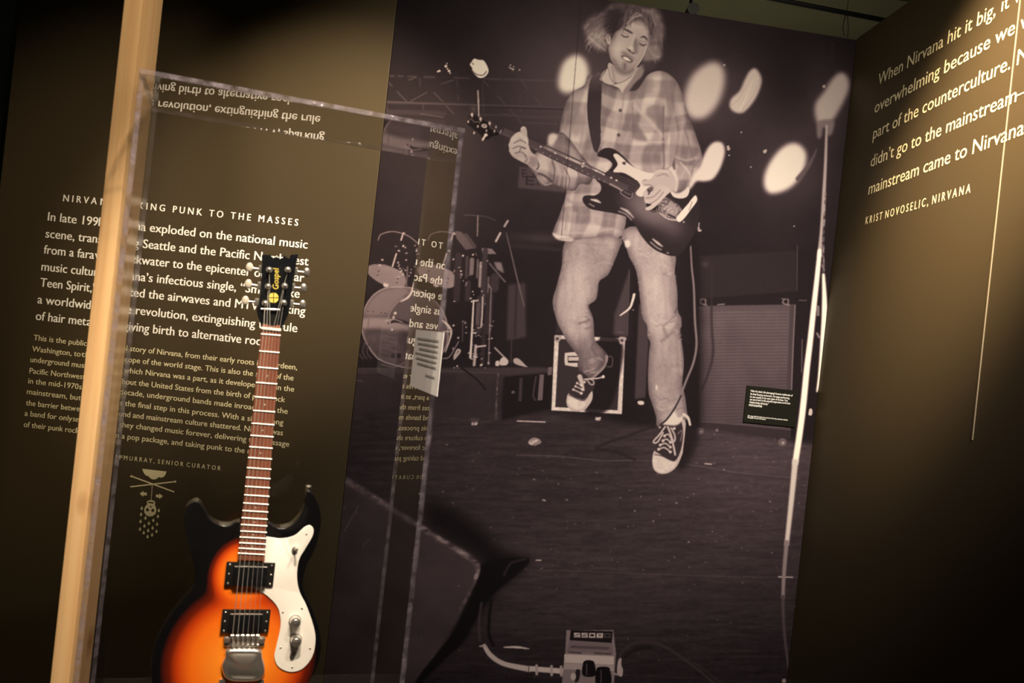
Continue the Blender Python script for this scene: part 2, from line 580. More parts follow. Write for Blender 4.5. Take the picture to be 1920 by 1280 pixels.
def paint_background():
    global T
    glow(1075, 145, 150, 150, 34)
    glow(1180, 150, 200, 120, 8)
    glow(910, 290, 210, 170, 14)
    glow(1430, 330, 200, 200, 8)
    glow(1480, 310, 80, 80, 24)
    glow(1320, 170, 80, 85, 26)
    glow(1400, 170, 60, 70, 10)
    glow(1555, 190, 55, 75, 24)
    T += noise(60, 60, 3) * 2.0
    # roof truss
    for x0, x1, t in ((722, 738, 74), (746, 755, 66), (765, 780, 70), (796, 815, 74), (852, 880, 72), (908, 940, 78), (945, 968, 78), (974, 1046, 84)):
        line([(x0, 142 + (x0 - 722) * .03), (x1, 142 + (x1 - 722) * .03)], 3.2, t, soft=1.2, a=.6)
    line([(718, 191), (860, 196), (1062, 202)], 3.8, 80, soft=1.4, a=.65)
    line([(718, 194), (1062, 205)], 2, 44, soft=1)
    for seg in (((724, 150), (735, 161)), ((745, 172), (762, 190)), ((770, 190), (800, 173)), ((766, 150), (780, 145)),
                ((813, 173), (830, 190)), ((836, 198), (851, 213)), ((933, 180), (947, 195)), ((977, 152), (990, 168)),
                ((1001, 180), (1015, 197)), ((955, 205), (965, 215)), ((905, 150), (916, 162)), ((828, 157), (850, 150)),
                ((970, 220), (977, 230))):
        line(seg, 1.6, 92, soft=.9, a=.6)
    for seg in (((721, 172), (725, 188)), ((725, 197), (727, 206)), ((787, 146), (788, 161)), ((793, 196), (794, 206)), ((859, 178), (860, 190)),
                ((856, 150), (858, 162)), ((904, 155), (907, 210)), ((975, 178), (975, 192)), ((976, 203), (976, 212)), ((1046, 178), (1046, 205))):
        line(seg, 1.6, 76, soft=.9, a=.55)
    line([(716, 209), (832, 213)], 9, 56, soft=2, a=.6)
    line([(788, 213), (831, 220)], 1.6, 92, a=.6)
    line([(718, 222), (832, 230)], 7, 50, soft=2, a=.6)
    line([(898, 215), (985, 217), (1055, 221)], 3, 70, soft=1.4, a=.6)
    line([(940, 213), (990, 220), (1055, 220)], 2.4, 76, soft=1.4, a=.6)
    for x in range(985, 1048, 9):
        line([(x, 230 + (x - 985) * .03), (x + 5, 230.5 + (x - 985) * .03)], 2.6, 80, soft=1, a=.6)
    glow(888, 204, 6, 6, 22)
    # hanging fixtures
    m = poly([(884, 116), (889, 110), (897, 112), (906, 113), (912, 121), (916, 134), (909, 144), (899, 146), (892, 141), (886, 134), (885, 127), (881, 121)], 226, LAMP0, soft=1)
    line([(884, 131), (893, 139), (905, 141), (912, 134)], 1.6, 70)
    line([(885, 118), (888, 121)], 1.6, 80)
    line([(896, 170), (897, 190), (898, 232)], [2.2, 2.4, 1.2], 176)
    for x, y, r in ((836, 124, 2.6), (839, 129, 1.6), (842, 133, 2.4), (844, 137, 1.4), (824, 133, 2), (821, 134, 1.6), (838, 119, 1.2)):
        dot(x, y, r, r, 190)
    for x, y, r in ((957, 122, 1.4), (958, 128, 1.8), (962, 130, 2.2), (963, 125, 1.2), (974, 131, 1.5), (955, 126, 1.3)):
        dot(x, y, r, r, 165)
    # dim sign on the back wall
    poly([(974, 312), (1078, 325), (1078, 362), (971, 352)], 68, curve=False, soft=1.5)
    for x, y, w, h in ((980, 318, 12, 13), (1000, 319, 12, 12)):
        line([(x, y), (x, y + h)], 2.4, 46); line([(x, y), (x + w * .6, y + 1)], 2.2, 46)
        line([(x, y + h / 2), (x + w * .6, y + h / 2 + 1)], 2.2, 46); line([(x, y + h), (x + w * .6, y + h + 1)], 2.2, 46)
    for x in (988, 1010):
        line([(x, 331), (x - 1, 345)], 3.4, 44); line([(x, 331), (x + 13, 332)], 3, 44)
        line([(x, 338), (x + 11, 339)], 3, 44); line([(x, 345), (x + 13, 346)], 3, 44)
    glow(1015, 447, 60, 9, 16, 3)
    line([(960, 460), (1050, 468)], 8, 46, soft=3)
    # drape at mid distance and dark stage depth
    poly([(870, 470), (1050, 470), (1045, 700), (860, 690)], 30, curve=False, soft=30, a=.6)
    poly([(953, 534), (985, 530), (986, 632), (950, 638)], 56, curve=False, soft=3)
    poly([(966, 534), (971, 534), (968, 632), (963, 632)], 44, curve=False, soft=2)
    # floor
    fl = mask([(560, 720), (800, 770), (1030, 770), (1200, 800), (1330, 800), (1640, 850), (1640, 1340), (560, 1340)], 10, False)
    n = noise(46, 5, 11, 4) * 5 + noise(9, 3, 12, 2) * 3.2
    floor = 44 + n
    floor += 24 * np.exp(-(((XX - 1420) / 190) ** 2 + ((YY - 850) / 170) ** 2))
    floor += 8 * np.exp(-(((XX - 1100) / 300) ** 2 + ((YY - 1080) / 130) ** 2))
    floor -= 11 * np.clip((YY - 1080) / 200, 0, 1)
    lay(fl, floor, FLOOR)
    line([(968, 853), (1045, 855), (1130, 863), (1195, 863), (1260, 867)], 1.4, 92, a=.7)
    line([(1270, 868), (1330, 876), (1380, 885), (1500, 897)], 1.4, 96, a=.6)
    line([(980, 1068), (1080, 1070), (1240, 1077), (1400, 1081), (1500, 1082)], 1.3, 74, a=.7)
    line([(860, 1240), (1100, 1262), (1300, 1270)], 1.2, 52, a=.6)
    line([(1300, 1240), (1360, 1285)], 3, 52, a=.6)
    line([(850, 930), (905, 905), (930, 866)], 1.3, 66, a=.5)
    specks(120, (830, 830, 1500, 1120), 21, 80, 150, 2.6)
    specks(40, (1300, 800, 1510, 1000), 22, 90, 170, 2.2)
    specks(60, (640, 960, 1500, 1270), 23, 70, 120, 2)
    for p in (((1018, 937), (1022, 938)), ((1005, 1050), (1014, 1050)), ((970, 789), (1022, 791)), ((1460, 1081), (1486, 1082)), ((1244, 864), (1258, 864)), ((1322, 869), (1334, 870))):
        line(p, 2.2, 170)
    # crumpled scraps
    for (cx, cy, r, sd) in ((1001, 829, 14, 5), (1121, 785, 8, 8), (889, 793, 7, 9)):
        r_ = np.random.default_rng(sd)
        poly([(cx + r * np.cos(a) * r_.uniform(.6, 1.1), cy + r * .6 * np.sin(a) * r_.uniform(.5, 1.1)) for a in np.linspace(0, 6.2, 9)[:-1]], 120, soft=1)
        for _ in range(5):
            line([(cx + r_.uniform(-r, r) * .7, cy + r_.uniform(-r, r) * .35), (cx + r_.uniform(-r, r) * .7, cy + r_.uniform(-r, r) * .35)], 2, r_.uniform(140, 200))
    poly([(888, 770), (896, 768), (899, 786), (886, 792), (880, 780)], 60, soft=2)


def paint_backline():
    # drum riser
    poly([(655, 690), (760, 690), (1010, 688), (1032, 690), (1034, 700), (945, 706), (790, 702), (655, 702)], 52, RISER, curve=False, soft=1.5)
    poly([(650, 702), (945, 700), (936, 786), (800, 780), (640, 765)], 44 + noise(30, 20, 31) * 3, RISER, curve=False, soft=2)
    poly([(946, 706), (1034, 698), (1030, 765), (940, 788)], 25, RISER, curve=False, soft=3)
    line([(934, 702), (931, 745), (930, 784)], 3.2, 74 + noise(4, 4, 33) * 26, a=.8)
    line([(655, 690), (760, 692), (940, 700)], 1.4, 70, a=.7)
    line([(830, 783), (900, 789), (935, 786)], 1.2, 70, a=.5)
    line([(866, 690), (895, 712), (910, 730)], 3, 24)
    poly([(974, 708), (980, 708), (978, 752), (972, 752)], 52, curve=False, soft=1)
    poly([(1012, 702), (1020, 702), (1017, 750), (1008, 750)], 105, curve=False, soft=1, a=.8)
    poly([(1028, 688), (1036, 688), (1034, 703), (1027, 703)], 92, curve=False, soft=1)
    line([(1005, 706), (1000, 740), (1004, 750)], 3, 70, a=.7)
    dot(962, 735, 3, 2.4, 90)
    poly([(760, 702), (855, 700), (850, 782), (745, 770)], 38, curve=False, soft=6, a=.4)
    line([(664, 713), (680, 714)], 1.3, 100, a=.7)
    line([(659, 658), (663, 628)], 4, 190)
    # toms
    def tom(x0, y0, dx):
        poly([(708 + dx, 442), (740 + dx, 436), (770 + dx, 444), (783 + dx, 455), (774 + dx, 500), (755 + dx, 508), (695 + dx, 495)], 33, DRUMS, soft=1)
        line([(709 + dx, 450), (715 + dx, 439), (738 + dx, 434), (765 + dx, 442), (783 + dx, 456)], 1.6, 120, DRUMS)
        poly([(688 + dx, 505), (697 + dx, 498), (722 + dx, 498), (752 + dx, 510), (761 + dx, 523), (758 + dx, 536), (742 + dx, 540), (712 + dx, 530), (693 + dx, 516)], 110 + noise(22, 14, 35) * 5, DRUMS, soft=1)
        line([(688 + dx, 503), (697 + dx, 497), (722 + dx, 497), (756 + dx, 511)], 1.2, 135, DRUMS)
        line([(743 + dx, 476), (736 + dx, 499)], 2.8, 160, DRUMS)
        line([(755 + dx, 440), (752 + dx, 450)], 2.4, 170, DRUMS)
        for x, y in ((710, 508), (708, 516), (746, 522), (744, 530)):
            dot(x + dx, y, 1.6, 1.3, 50)
        for x, y in ((717, 487), (712, 497), (723, 535), (748, 470), (757, 437)):
            dot(x + dx, y, 2.4, 1.6, 150, 20)
        poly([(719 + dx, 531), (728 + dx, 533), (727 + dx, 538), (720 + dx, 537)], 165)
    tom(0, 0, 94)
    tom(0, 0, 0)
    # bass drum
    bd = smooth([(677, 605), (684, 577), (700, 553), (722, 540), (745, 538), (775, 540), (806, 556), (830, 582), (840, 616), (838, 645), (824, 668), (798, 683), (768, 690), (735, 683), (708, 672), (688, 645), (679, 622)], 8)
    m = mask(bd, 0, False)
    lay(m, 86 + noise(40, 30, 36) * 6, DRUMS)
    poly([(680, 598), (716, 596), (770, 600), (770, 622), (735, 620), (678, 614)], 122, soft=3, clip=m)
    poly([(686, 588), (695, 565), (720, 546), (762, 542), (770, 580), (720, 590)], 104, soft=5, clip=m)
    poly([(684, 622), (740, 618), (835, 630), (820, 672), (760, 690), (710, 672)], 62 + noise(24, 18, 37) * 9, soft=8, clip=m)
    line(list(bd[::4]) + [bd[0]], 2.2, 150, curve=False, a=.75)
    poly([(729, 596), (737, 575), (752, 560), (775, 548), (815, 566), (832, 600), (832, 625), (770, 612)], 74, soft=3, clip=m)
    line([(726, 610), (730, 588), (742, 570), (757, 558)], 1.8, 120)
    line([(752, 565), (764, 558), (772, 547), (776, 528)], [2, 4, 4, 1.5], 176)
    line([(733, 605), (742, 601), (760, 604), (778, 610)], [2, 8, 5, 2], 40, DRUMS)
    dot(728, 606, 3.2, 4.2, 130); dot(728, 606, 1.5, 2.2, 60)
    line([(722, 601), (740, 599), (755, 604)], 1.4, 150)
    dot(741, 587, 2.6, 2.6, 180); dot(738, 595, 2, 3, 165); dot(735, 618, 2, 2, 170)
    line([(829, 600), (840, 610), (846, 622), (842, 640), (835, 660)], [2, 4.5, 4, 2.5, 1.5], 170)
    line([(830, 621), (847, 622)], 1.6, 170)
    for x in (737, 748):
        dot(x, 667, 4, 5, 34)
    line([(716, 683), (740, 688), (760, 678)], 2, 120, a=.6)
    for x, y in ((690, 583), (700, 584), (715, 586), (722, 587)):
        dot(x, y, 1.3, 1, 45)
    # left hardware line
    line([(690, 430), (686, 500), (680, 590)], 1.2, 74, DRUMS, a=.8)
    for y in (433, 456, 473, 502, 522, 545, 566):
        dot(688 - (y - 430) * .06, y, 2, 2.6, 120)
    for x in (676, 684, 692):
        line([(x, 640), (x - 4, 660), (x + 4, 672)], 2.4, 62)
    r = np.random.default_rng(91)
    for _ in range(34):
        dot(r.uniform(742, 790), r.uniform(458, 520), r.uniform(.7, 2.2), r.uniform(.7, 1.8), r.uniform(110, 200), 0, DRUMS)
    line([(764, 500), (762, 538)], 2.4, 90, DRUMS)
    line([(692, 598), (680, 680)], 1.4, 60, a=.6)
    # cluster of stands and flags right of the case edge
    poly([(853, 433), (864, 434), (893, 465), (873, 468), (856, 447)], 74, DRUMS, curve=False, soft=1)
    poly([(868, 437), (876, 438), (894, 462), (888, 466)], 62, DRUMS, curve=False, soft=1)
    line([(896, 404), (895, 442)], 2, 120, DRUMS)
    line([(870, 403), (896, 404), (918, 408), (930, 414)], 1.2, 76, DRUMS)
    poly([(903, 465), (922, 466), (931, 476), (905, 476)], 108, DRUMS, curve=False, soft=1)
    poly([(926, 491), (940, 492), (945, 512), (932, 505)], 112, DRUMS, curve=False, soft=1.5)
    line([(918, 494), (940, 520), (947, 528)], 3, 88, DRUMS)
    for x, y0, y1, w, t in ((902, 493, 536, 6, 128), (885, 487, 512, 8, 100), (896, 487, 520, 3, 96), (876, 482, 520, 5, 60), (916, 520, 560, 4, 84),
                            (910, 470, 570, 10, 54), (928, 520, 540, 16, 52), (878, 530, 560, 10, 48), (860, 480, 560, 12, 44), (900, 560, 620, 12, 50), (918, 555, 620, 14, 46),
                            (897, 570, 606, 7, 76), (908, 610, 680, 7, 44)):
        line([(x, y0), (x - (y1 - y0) * .05, y1)], w, t, DRUMS, curve=False, soft=1.2)
    line([(888, 563), (885, 620), (882, 670)], [2.6, 3.4, 4.2], 188, DRUMS)
    line([(905, 557), (904, 590), (902, 613)], 3, 160, DRUMS)
    line([(921, 540), (918, 620), (916, 682)], 2.4, 104, DRUMS)
    line([(892, 648), (889, 684)], 5, 150, DRUMS)
    line([(868, 600), (867, 640)], 2, 66)
    for seg in (((884, 565), (896, 563)), ((884, 624), (892, 624)), ((888, 668), (894, 669)), ((893, 650), (910, 648))):
        line(seg, 3, 170, DRUMS)
    line([(852, 668), (858, 656), (862, 659), (852, 672)], 4, 150, DRUMS)
    line([(830, 672), (843, 668), (860, 640)], 2, 110, DRUMS)
    r = np.random.default_rng(92)
    for _ in range(70):
        x = r.uniform(846, 925)
        y = r.choice([r.uniform(470, 570), r.uniform(600, 690)])
        dot(x, y, r.uniform(.7, 2.4), r.uniform(.7, 2), r.uniform(90, 190), 0, DRUMS)
    line([(952, 414), (946, 424)], 4, 150)
    line([(938, 437), (930, 452)], 4, 165)
    line([(949, 436), (955, 460), (968, 515), (978, 555), (983, 574)], [1.5, 2, 2.6, 2, 1.5], 92)
    line([(960, 610), (958, 680)], 2.6, 52)
    line([(928, 652), (950, 674)], 2.6, 150, DRUMS)
    poly([(938, 674), (945, 669), (953, 676), (950, 684), (938, 684)], 170, DRUMS, soft=1)
    poly([(963, 673), (972, 672), (985, 684), (988, 688), (966, 682)], 150, DRUMS, soft=1)
    poly([(930, 677), (936, 677), (936, 685), (929, 685)], 170, DRUMS, soft=1)
    # tall dark amplifier stack and the flight case between the legs
    poly([(1046, 470), (1188, 470), (1184, 640), (1044, 630)], 33, curve=False, soft=3)
    poly([(1152, 590), (1180, 505), (1176, 632), (1150, 628)], 62, curve=False, soft=4)
    poly([(1044, 600), (1056, 600), (1056, 625), (1042, 624)], 44, curve=False, soft=2)
    line([(1180, 505), (1176, 628)], 1.2, 84)
    line([(1158, 622), (1168, 623)], 1.6, 90)
    line([(1189, 552), (1186, 564), (1180, 578), (1163, 591)], [5, 4.6, 4, 2.5], 196)
    dot(1187, 581, 2, 1, 130)
    poly([(1198, 570), (1208, 570), (1216, 640), (1210, 745), (1190, 748)], 60, curve=False, soft=2)
    poly([(1196, 752), (1206, 752), (1207, 758), (1198, 758)], 190)
    m = poly([(1040, 628), (1172, 634), (1166, 776), (1034, 769)], 190 + noise(5, 5, 41) * 14, CASE, curve=False)
    poly([(1048, 635), (1165, 641), (1158, 769), (1041, 763)], 47, CASE, curve=False)
    poly([(1120, 640), (1166, 640), (1163, 700), (1140, 768), (1095, 766)], 26, CASE, soft=5, a=.9)
    poly([(1125, 632), (1149, 633), (1149, 640), (1125, 638)], 45, curve=False)
    for x, y in ((1045, 634), (1166, 637)):
        poly([(x - 5, y - 5), (x + 8, y - 4), (x + 5, y + 4), (x - 3, y + 8)], 150, CASE, soft=1); dot(x, y + 1, 3, 2.6, 60)
    poly([(1059, 664), (1063, 661), (1090, 662), (1090, 686), (1064, 685), (1059, 681)], 180, CASE)
    poly([(1064, 667), (1090, 667), (1090, 680), (1065, 680)], 40, CASE, curve=False)
    poly([(1065, 669), (1090, 669), (1090, 676), (1066, 676)], 170, CASE, curve=False)
    line([(1140, 668), (1148, 670), (1147, 686), (1138, 687)], 2, 74)
    # speaker cabinets on the right
    poly([(1310, 480), (1494, 470), (1492, 546), (1312, 560)], 42, CABINET, curve=False, soft=2)
    poly([(1494, 470), (1520, 470), (1505, 830), (1488, 830)], 33, curve=False, soft=3)
    line([(1495, 460), (1494, 545)], 1.5, 74)
    poly([(1311, 560), (1492, 548), (1491, 572), (1312, 574)], 34, CABINET, curve=False, soft=1.5)
    cab = mask([(1310, 574), (1491, 571), (1481, 822), (1311, 795)], 1.5, False)
    rib = np.where(np.mod(YY - (XX - 1310) * -.01, 6.0) < 2.2, -7.0, 3.0)
    g = 82 + rib * np.clip((XX - 1305) / 30, 0, 1) + noise(50, 50, 51) * 4
    g -= 16 * np.clip((1345 - XX) / 35, 0, 1)
    g -= 12 * np.clip((YY - 640) / 180, -.5, 1)
    lay(cab, g, CABINET)
    poly([(1310, 574), (1491, 571), (1490, 579), (1310, 582)], 78, CABINET, curve=False, soft=1)
    poly([(1481, 572), (1491, 572), (1482, 820), (1472, 818)], 66, CABINET, curve=False, soft=1)
    line([(1491, 572), (1487, 650), (1484, 730)], 2, 126, a=.8)
    poly([(1312, 790), (1483, 806), (1481, 822), (1312, 802)], 50, CABINET, curve=False, soft=1)
    line([(1312, 790), (1400, 797), (1482, 806)], 1.2, 84)
    line([(1335, 490), (1334, 600), (1337, 660), (1328, 700), (1316, 730)], [4, 5, 6, 5, 4], 46, a=.7)
    for x, y, r_ in ((1313, 808, 7), (1467, 829, 8), (1344, 806, 3)):
        dot(x, y, r_, r_ * .95, 96); dot(x + 1, y + 1, r_ * .35, r_ * .35, 150)
    for x in (1315, 1470):
        line([(x - 4, 560), (x + 8, 561)], 1.6, 120); line([(x, 562), (x - 2, 568), (x + 10, 572)], 2.4, 130, a=.9); line([(x + 8, 562), (x + 8, 571)], 2.4, 110)
    line([(1346, 571), (1358, 570)], 2.4, 110); line([(1498, 563), (1512, 563)], 2, 80)
    line([(1504, 636), (1503, 698)], 1.3, 130, a=.8)
    poly([(1518, 766), (1523, 768), (1522, 778), (1516, 777)], 190)
    glow(1322, 495, 6, 5, 20)
    # shadow of the player on the floor and cabinet
    poly([(1285, 470), (1312, 470), (1316, 760), (1300, 850), (1270, 880), (1255, 800), (1285, 740)], 28, soft=12, a=.85)
    line([(1190, 862), (1150, 845), (1120, 838), (1225, 800)], 5, 30, a=.5)


def paint_lights():
    def blob(pts, tone, soft):
        global N_LAMP
        N_LAMP += 1
        lay(mask(pts, soft), tone, LAMP0 + N_LAMP)
    blob([(1047, 162), (1049, 137), (1058, 115), (1076, 103), (1092, 107), (1102, 124), (1103, 145), (1096, 163), (1078, 172), (1058, 174)], 222, 10)
    blob([(1283, 192), (1287, 165), (1300, 139), (1322, 121), (1341, 116), (1355, 126), (1359, 150), (1352, 181), (1338, 206), (1320, 221), (1300, 222), (1287, 210)], 190, 11)
    blob([(1368, 196), (1372, 184), (1387, 170), (1396, 150), (1405, 134), (1415, 128), (1424, 137), (1428, 153), (1420, 178), (1407, 198), (1393, 211), (1380, 211), (1371, 205)], 188, 4)
    line([(1418, 132), (1424, 150), (1410, 182), (1390, 208)], 1.4, 150, a=.6); line([(1412, 150), (1400, 180), (1388, 205)], 1.6, 214, a=.7); line([(1370, 198), (1385, 186), (1400, 160)], 1.6, 160, a=.5)
    blob([(1528, 212), (1530, 192), (1545, 172), (1556, 154), (1568, 140), (1580, 136), (1590, 146), (1592, 164), (1584, 186), (1574, 205), (1562, 224), (1546, 234), (1534, 232)], 178, 8)
    blob([(1433, 349), (1433, 330), (1441, 309), (1455, 288), (1472, 273), (1490, 268), (1505, 276), (1512, 292), (1508, 316), (1496, 338), (1478, 354), (1456, 362), (1441, 361)], 218, 9)
    line([(1497, 335), (1515, 312), (1526, 292), (1531, 280)], [10, 7, 4, 1.5], 88, soft=2)
    poly([(1534, 228), (1563, 226), (1560, 250), (1552, 254), (1549, 240), (1543, 240), (1540, 256), (1533, 258)], 120, POLE, soft=3)
    for x, y, r in ((1545, 162, 3), (1358, 122, 2), (1365, 275, 2.4), (1366, 279, 3), (1367, 291, 1.4), (1434, 284, 3.2), (1436, 282, 2), (1489, 424, 1.3), (1310, 428, 2), (1390, 248, 1.5), (1408, 313, 1.3)):
        dot(x, y, r, r, 165)
    line([(1311, 418), (1309, 430)], 2, 150); dot(1312, 432, 3.4, 2, 170)
    line([(1562, 80), (1560, 140)], 5, 44, a=.6, soft=2)
    # bright pole and the second, broken one beside it
    line([(1550, 236), (1548, 300), (1545, 360), (1541, 430), (1536, 480)], [4, 5.5, 6.5, 7, 8], 168, POLE, soft=1.4)
    line([(1537, 470), (1532, 520), (1526, 575), (1519, 640), (1513, 690), (1506, 760), (1499, 815), (1491, 868)], [8, 9, 10, 10.5, 11, 11.5, 11.5, 11], 250, POLE, soft=1.6)
    line([(1491, 866), (1486, 917), (1480, 975), (1475, 1020)], [11, 10, 9, 8], 205, POLE, soft=1.8)
    line([(1475, 1016), (1470, 1075), (1468, 1120)], [8, 7, 6], 128, POLE, soft=1.6)
    line([(1468, 1118), (1469, 1160), (1472, 1200), (1477, 1240), (1480, 1262)], [6, 5, 4.5, 4, 3], 72, POLE, soft=1.6)
    br = 120 + noise(5, 7, 61, 2) * 80
    line([(1548, 360), (1545, 420), (1543, 470), (1544, 520)], [3, 4, 5, 6], np.clip(br - 20, 50, 200), POLE, a=.8)
    line([(1544, 515), (1546, 575), (1543, 640), (1538, 700), (1532, 733)], [5, 10, 10, 8, 3], 244, POLE, soft=1.6)
    line([(1534, 575), (1534, 590)], 5, 150, a=.7); line([(1532, 625), (1536, 632)], 4, 150, a=.7); line([(1548, 655), (1556, 656)], 3, 130, a=.7)
    line([(1544, 760), (1540, 805), (1532, 850), (1527, 880), (1523, 925), (1519, 960)], [5, 9, 11, 11, 8, 2], 236, POLE, soft=1.6)
    line([(1520, 940), (1511, 1060)], [3, 1], 90, POLE)
    dot(1492, 1137, 2.2, 1.6, 160); dot(1470, 1276, 4, 4, 140)


def paint_foreground():
    m = poly([(560, 842), (638, 893), (700, 930), (760, 968), (830, 1008), (880, 1040), (898, 1056), (901, 1070), (895, 1088), (884, 1108), (864, 1150), (840, 1190), (812, 1232), (780, 1275), (745, 1345), (560, 1345)],
             56 + noise(60, 50, 71) * 5, MONITOR, soft=1.5)
    edge = 100 + noise(12, 7, 72) * 40
    line([(600, 873), (640, 894), (700, 932), (760, 970), (830, 1012), (884, 1046), (896, 1060)], [12, 14, 11, 10, 11, 13, 7], edge, MONITOR, soft=3, a=.75)
    line([(896, 1060), (897, 1080), (880, 1112), (862, 1145)], [7, 9, 6, 3], edge, MONITOR, soft=3, a=.7)
    line([(648, 905), (690, 930), (760, 978)], 16, 62, soft=5, a=.35)
    specks(40, (640, 900, 890, 1250), 73, 70, 120, 2.4)
    line([(672, 948), (645, 997)], 2.2, 92, a=.7); line([(692, 1010), (680, 1024)], 4, 74, a=.6); line([(655, 940), (690, 985)], 1.6, 74, a=.4)
    line([(800, 1262), (815, 1230), (845, 1190)], 3, 74, a=.6, soft=2)
    dot(893, 1080, 4, 7, 120, 20)
    # black shadow between monitor and floor
    keep = 1 - m
    poly([(800, 935), (845, 950), (900, 985), (940, 1030), (985, 1046), (992, 1052), (975, 1072), (925, 1115), (893, 1160), (880, 1180), (860, 1150), (890, 1100), (903, 1058), (880, 1036), (800, 985)], 19, FLOOR, soft=26, a=.95, clip=keep)
    poly([(900, 1062), (940, 1046), (985, 1045), (993, 1052), (975, 1072), (925, 1115), (893, 1160), (872, 1200), (835, 1235), (795, 1275), (745, 1330), (790, 1262), (850, 1182), (884, 1116)], 17, FLOOR, soft=4, clip=keep)
    line([(945, 1078), (958, 1056), (985, 1048)], 3.5, 58, a=.6, soft=2)
    # cables and stomp box
    line([(921, 1125), (917, 1160), (917, 1190), (925, 1210)], 6, 22, soft=1.5)
    line([(903, 1130), (898, 1165), (900, 1200)], 4, 62, soft=2, a=.8)
    line([(908, 1210), (920, 1228), (945, 1244), (992, 1254)], [7, 9, 9, 11], 168, PEDAL)
    line([(900, 1211), (910, 1210)], 3, 150)
    line([(992, 1253), (1056, 1258)], 10, 176, PEDAL)
    for x in (1006, 1034, 1052):
        line([(x, 1247 + (x - 1000) * .05), (x + .5, 1263 + (x - 1000) * .05)], 5, 150, PEDAL)
    line([(992, 1246), (991, 1260)], 1.5, 50)
    line([(945, 1213), (970, 1213), (992, 1216)], [2, 4.5, 1.5], 176)
    line([(1160, 1240), (1166, 1222), (1185, 1207), (1215, 1203), (1250, 1214), (1300, 1248), (1340, 1282)], [4, 4.5, 5.5, 6, 6, 5, 5], 48, PEDAL, soft=1.5)
    line([(1170, 1232), (1190, 1218), (1220, 1214)], 6, 20, a=.6, soft=3)
    poly([(1062, 1181), (1150, 1181), (1155, 1225), (1150, 1300), (1052, 1300), (1058, 1232), (1060, 1222)], 112, PEDAL, curve=False)
    poly([(1070, 1181), (1149, 1183), (1147, 1205), (1068, 1200)], 24, PEDAL, curve=False)
    poly([(1067, 1201), (1148, 1206), (1150, 1226), (1062, 1222)], 98, PEDAL, curve=False)
    poly([(1058, 1226), (1151, 1230), (1151, 1246), (1058, 1242)], 168, PEDAL, curve=False, soft=1)
    poly([(1058, 1243), (1151, 1247), (1151, 1258), (1056, 1254)], 142, PEDAL, curve=False)
    line([(1072, 1212), (1140, 1215)], 5, 66, a=.8); line([(1066, 1222), (1090, 1224)], 1.8, 40); line([(1114, 1224), (1146, 1226)], 1.8, 40)
    line([(1078, 1194), (1130, 1196)], 2.4, 66, a=.8)
    # upside-down maker's lettering as it is printed: SSO(B) blocks
    for k, t in enumerate("SSOBD"):
        x = 1077 + k * 14.2
        y = 1187 + k * .25
        tt = 190 if k < 4 else 70
        line([(x, y), (x + 10, y)], 1.9, tt, soft=.5); line([(x, y + 3.2), (x + 10, y + 3.2)], 1.5, tt if t in 'SB' else 24, soft=.5); line([(x, y + 6.2), (x + 10, y + 6.2)], 1.9, tt, soft=.5)
        if t in 'OBD':
            line([(x + .4, y), (x + .4, y + 6.2)], 2, tt, soft=.5); line([(x + 9.6, y), (x + 9.6, y + 6.2)], 2, tt, soft=.5)
        else:
            line([(x + .6, y), (x + .6, y + 3)], 1.9, tt, soft=.5); line([(x + 9.4, y + 3), (x + 9.4, y + 6.2)], 1.9, tt, soft=.5)
    for x, y, w, h in ((1104, 1240, 22, 26), (1131, 1252, 26, 30)):
        poly([(x - w / 2, y + 4), (x - w / 2 + 5, y - 2), (x + w / 2 - 5, y - 2), (x + w / 2, y + 4), (x + w / 2 + 1, y + h), (x - w / 2, y + h)], 18, PEDAL)
        line([(x - 4, y + 4), (x - 4, y + h - 2)], 2, 96, a=.7)
    poly([(1080, 1256), (1088, 1257), (1085, 1275), (1078, 1278)], 34, PEDAL); dot(1075, 1268, 5, 7, 160)
    poly([(1160, 1236), (1165, 1234), (1165, 1246), (1168, 1256), (1166, 1268), (1158, 1264), (1157, 1250)], 150, PEDAL, soft=1); line([(1150, 1262), (1157, 1264)], 4, 130)


def plaid(base=144):
    a = np.radians(12)
    u = (XX - 1165) * np.cos(a) + (YY - 300) * np.sin(a) + noise(60, 60, 81, 2) * 9
    v = -(XX - 1165) * np.sin(a * .3) + (YY - 300) * np.cos(a * .3) + noise(60, 60, 82, 2) * 9
    def band(t, per, w):
        d = np.abs(np.mod(t, per) - per / 2)
        return np.clip((w / 2 - d) / 6 + .5, 0, 1)
    f = base - 26 + 34 * band(u, 58, 26) + 32 * band(v + 14, 62, 28)
    f += 10 * band(u + 29, 58, 5) + 10 * band(v + 45, 62, 5)
    return f + noise(7, 7, 83, 2) * 3 + noise(40, 40, 84, 2) * 5


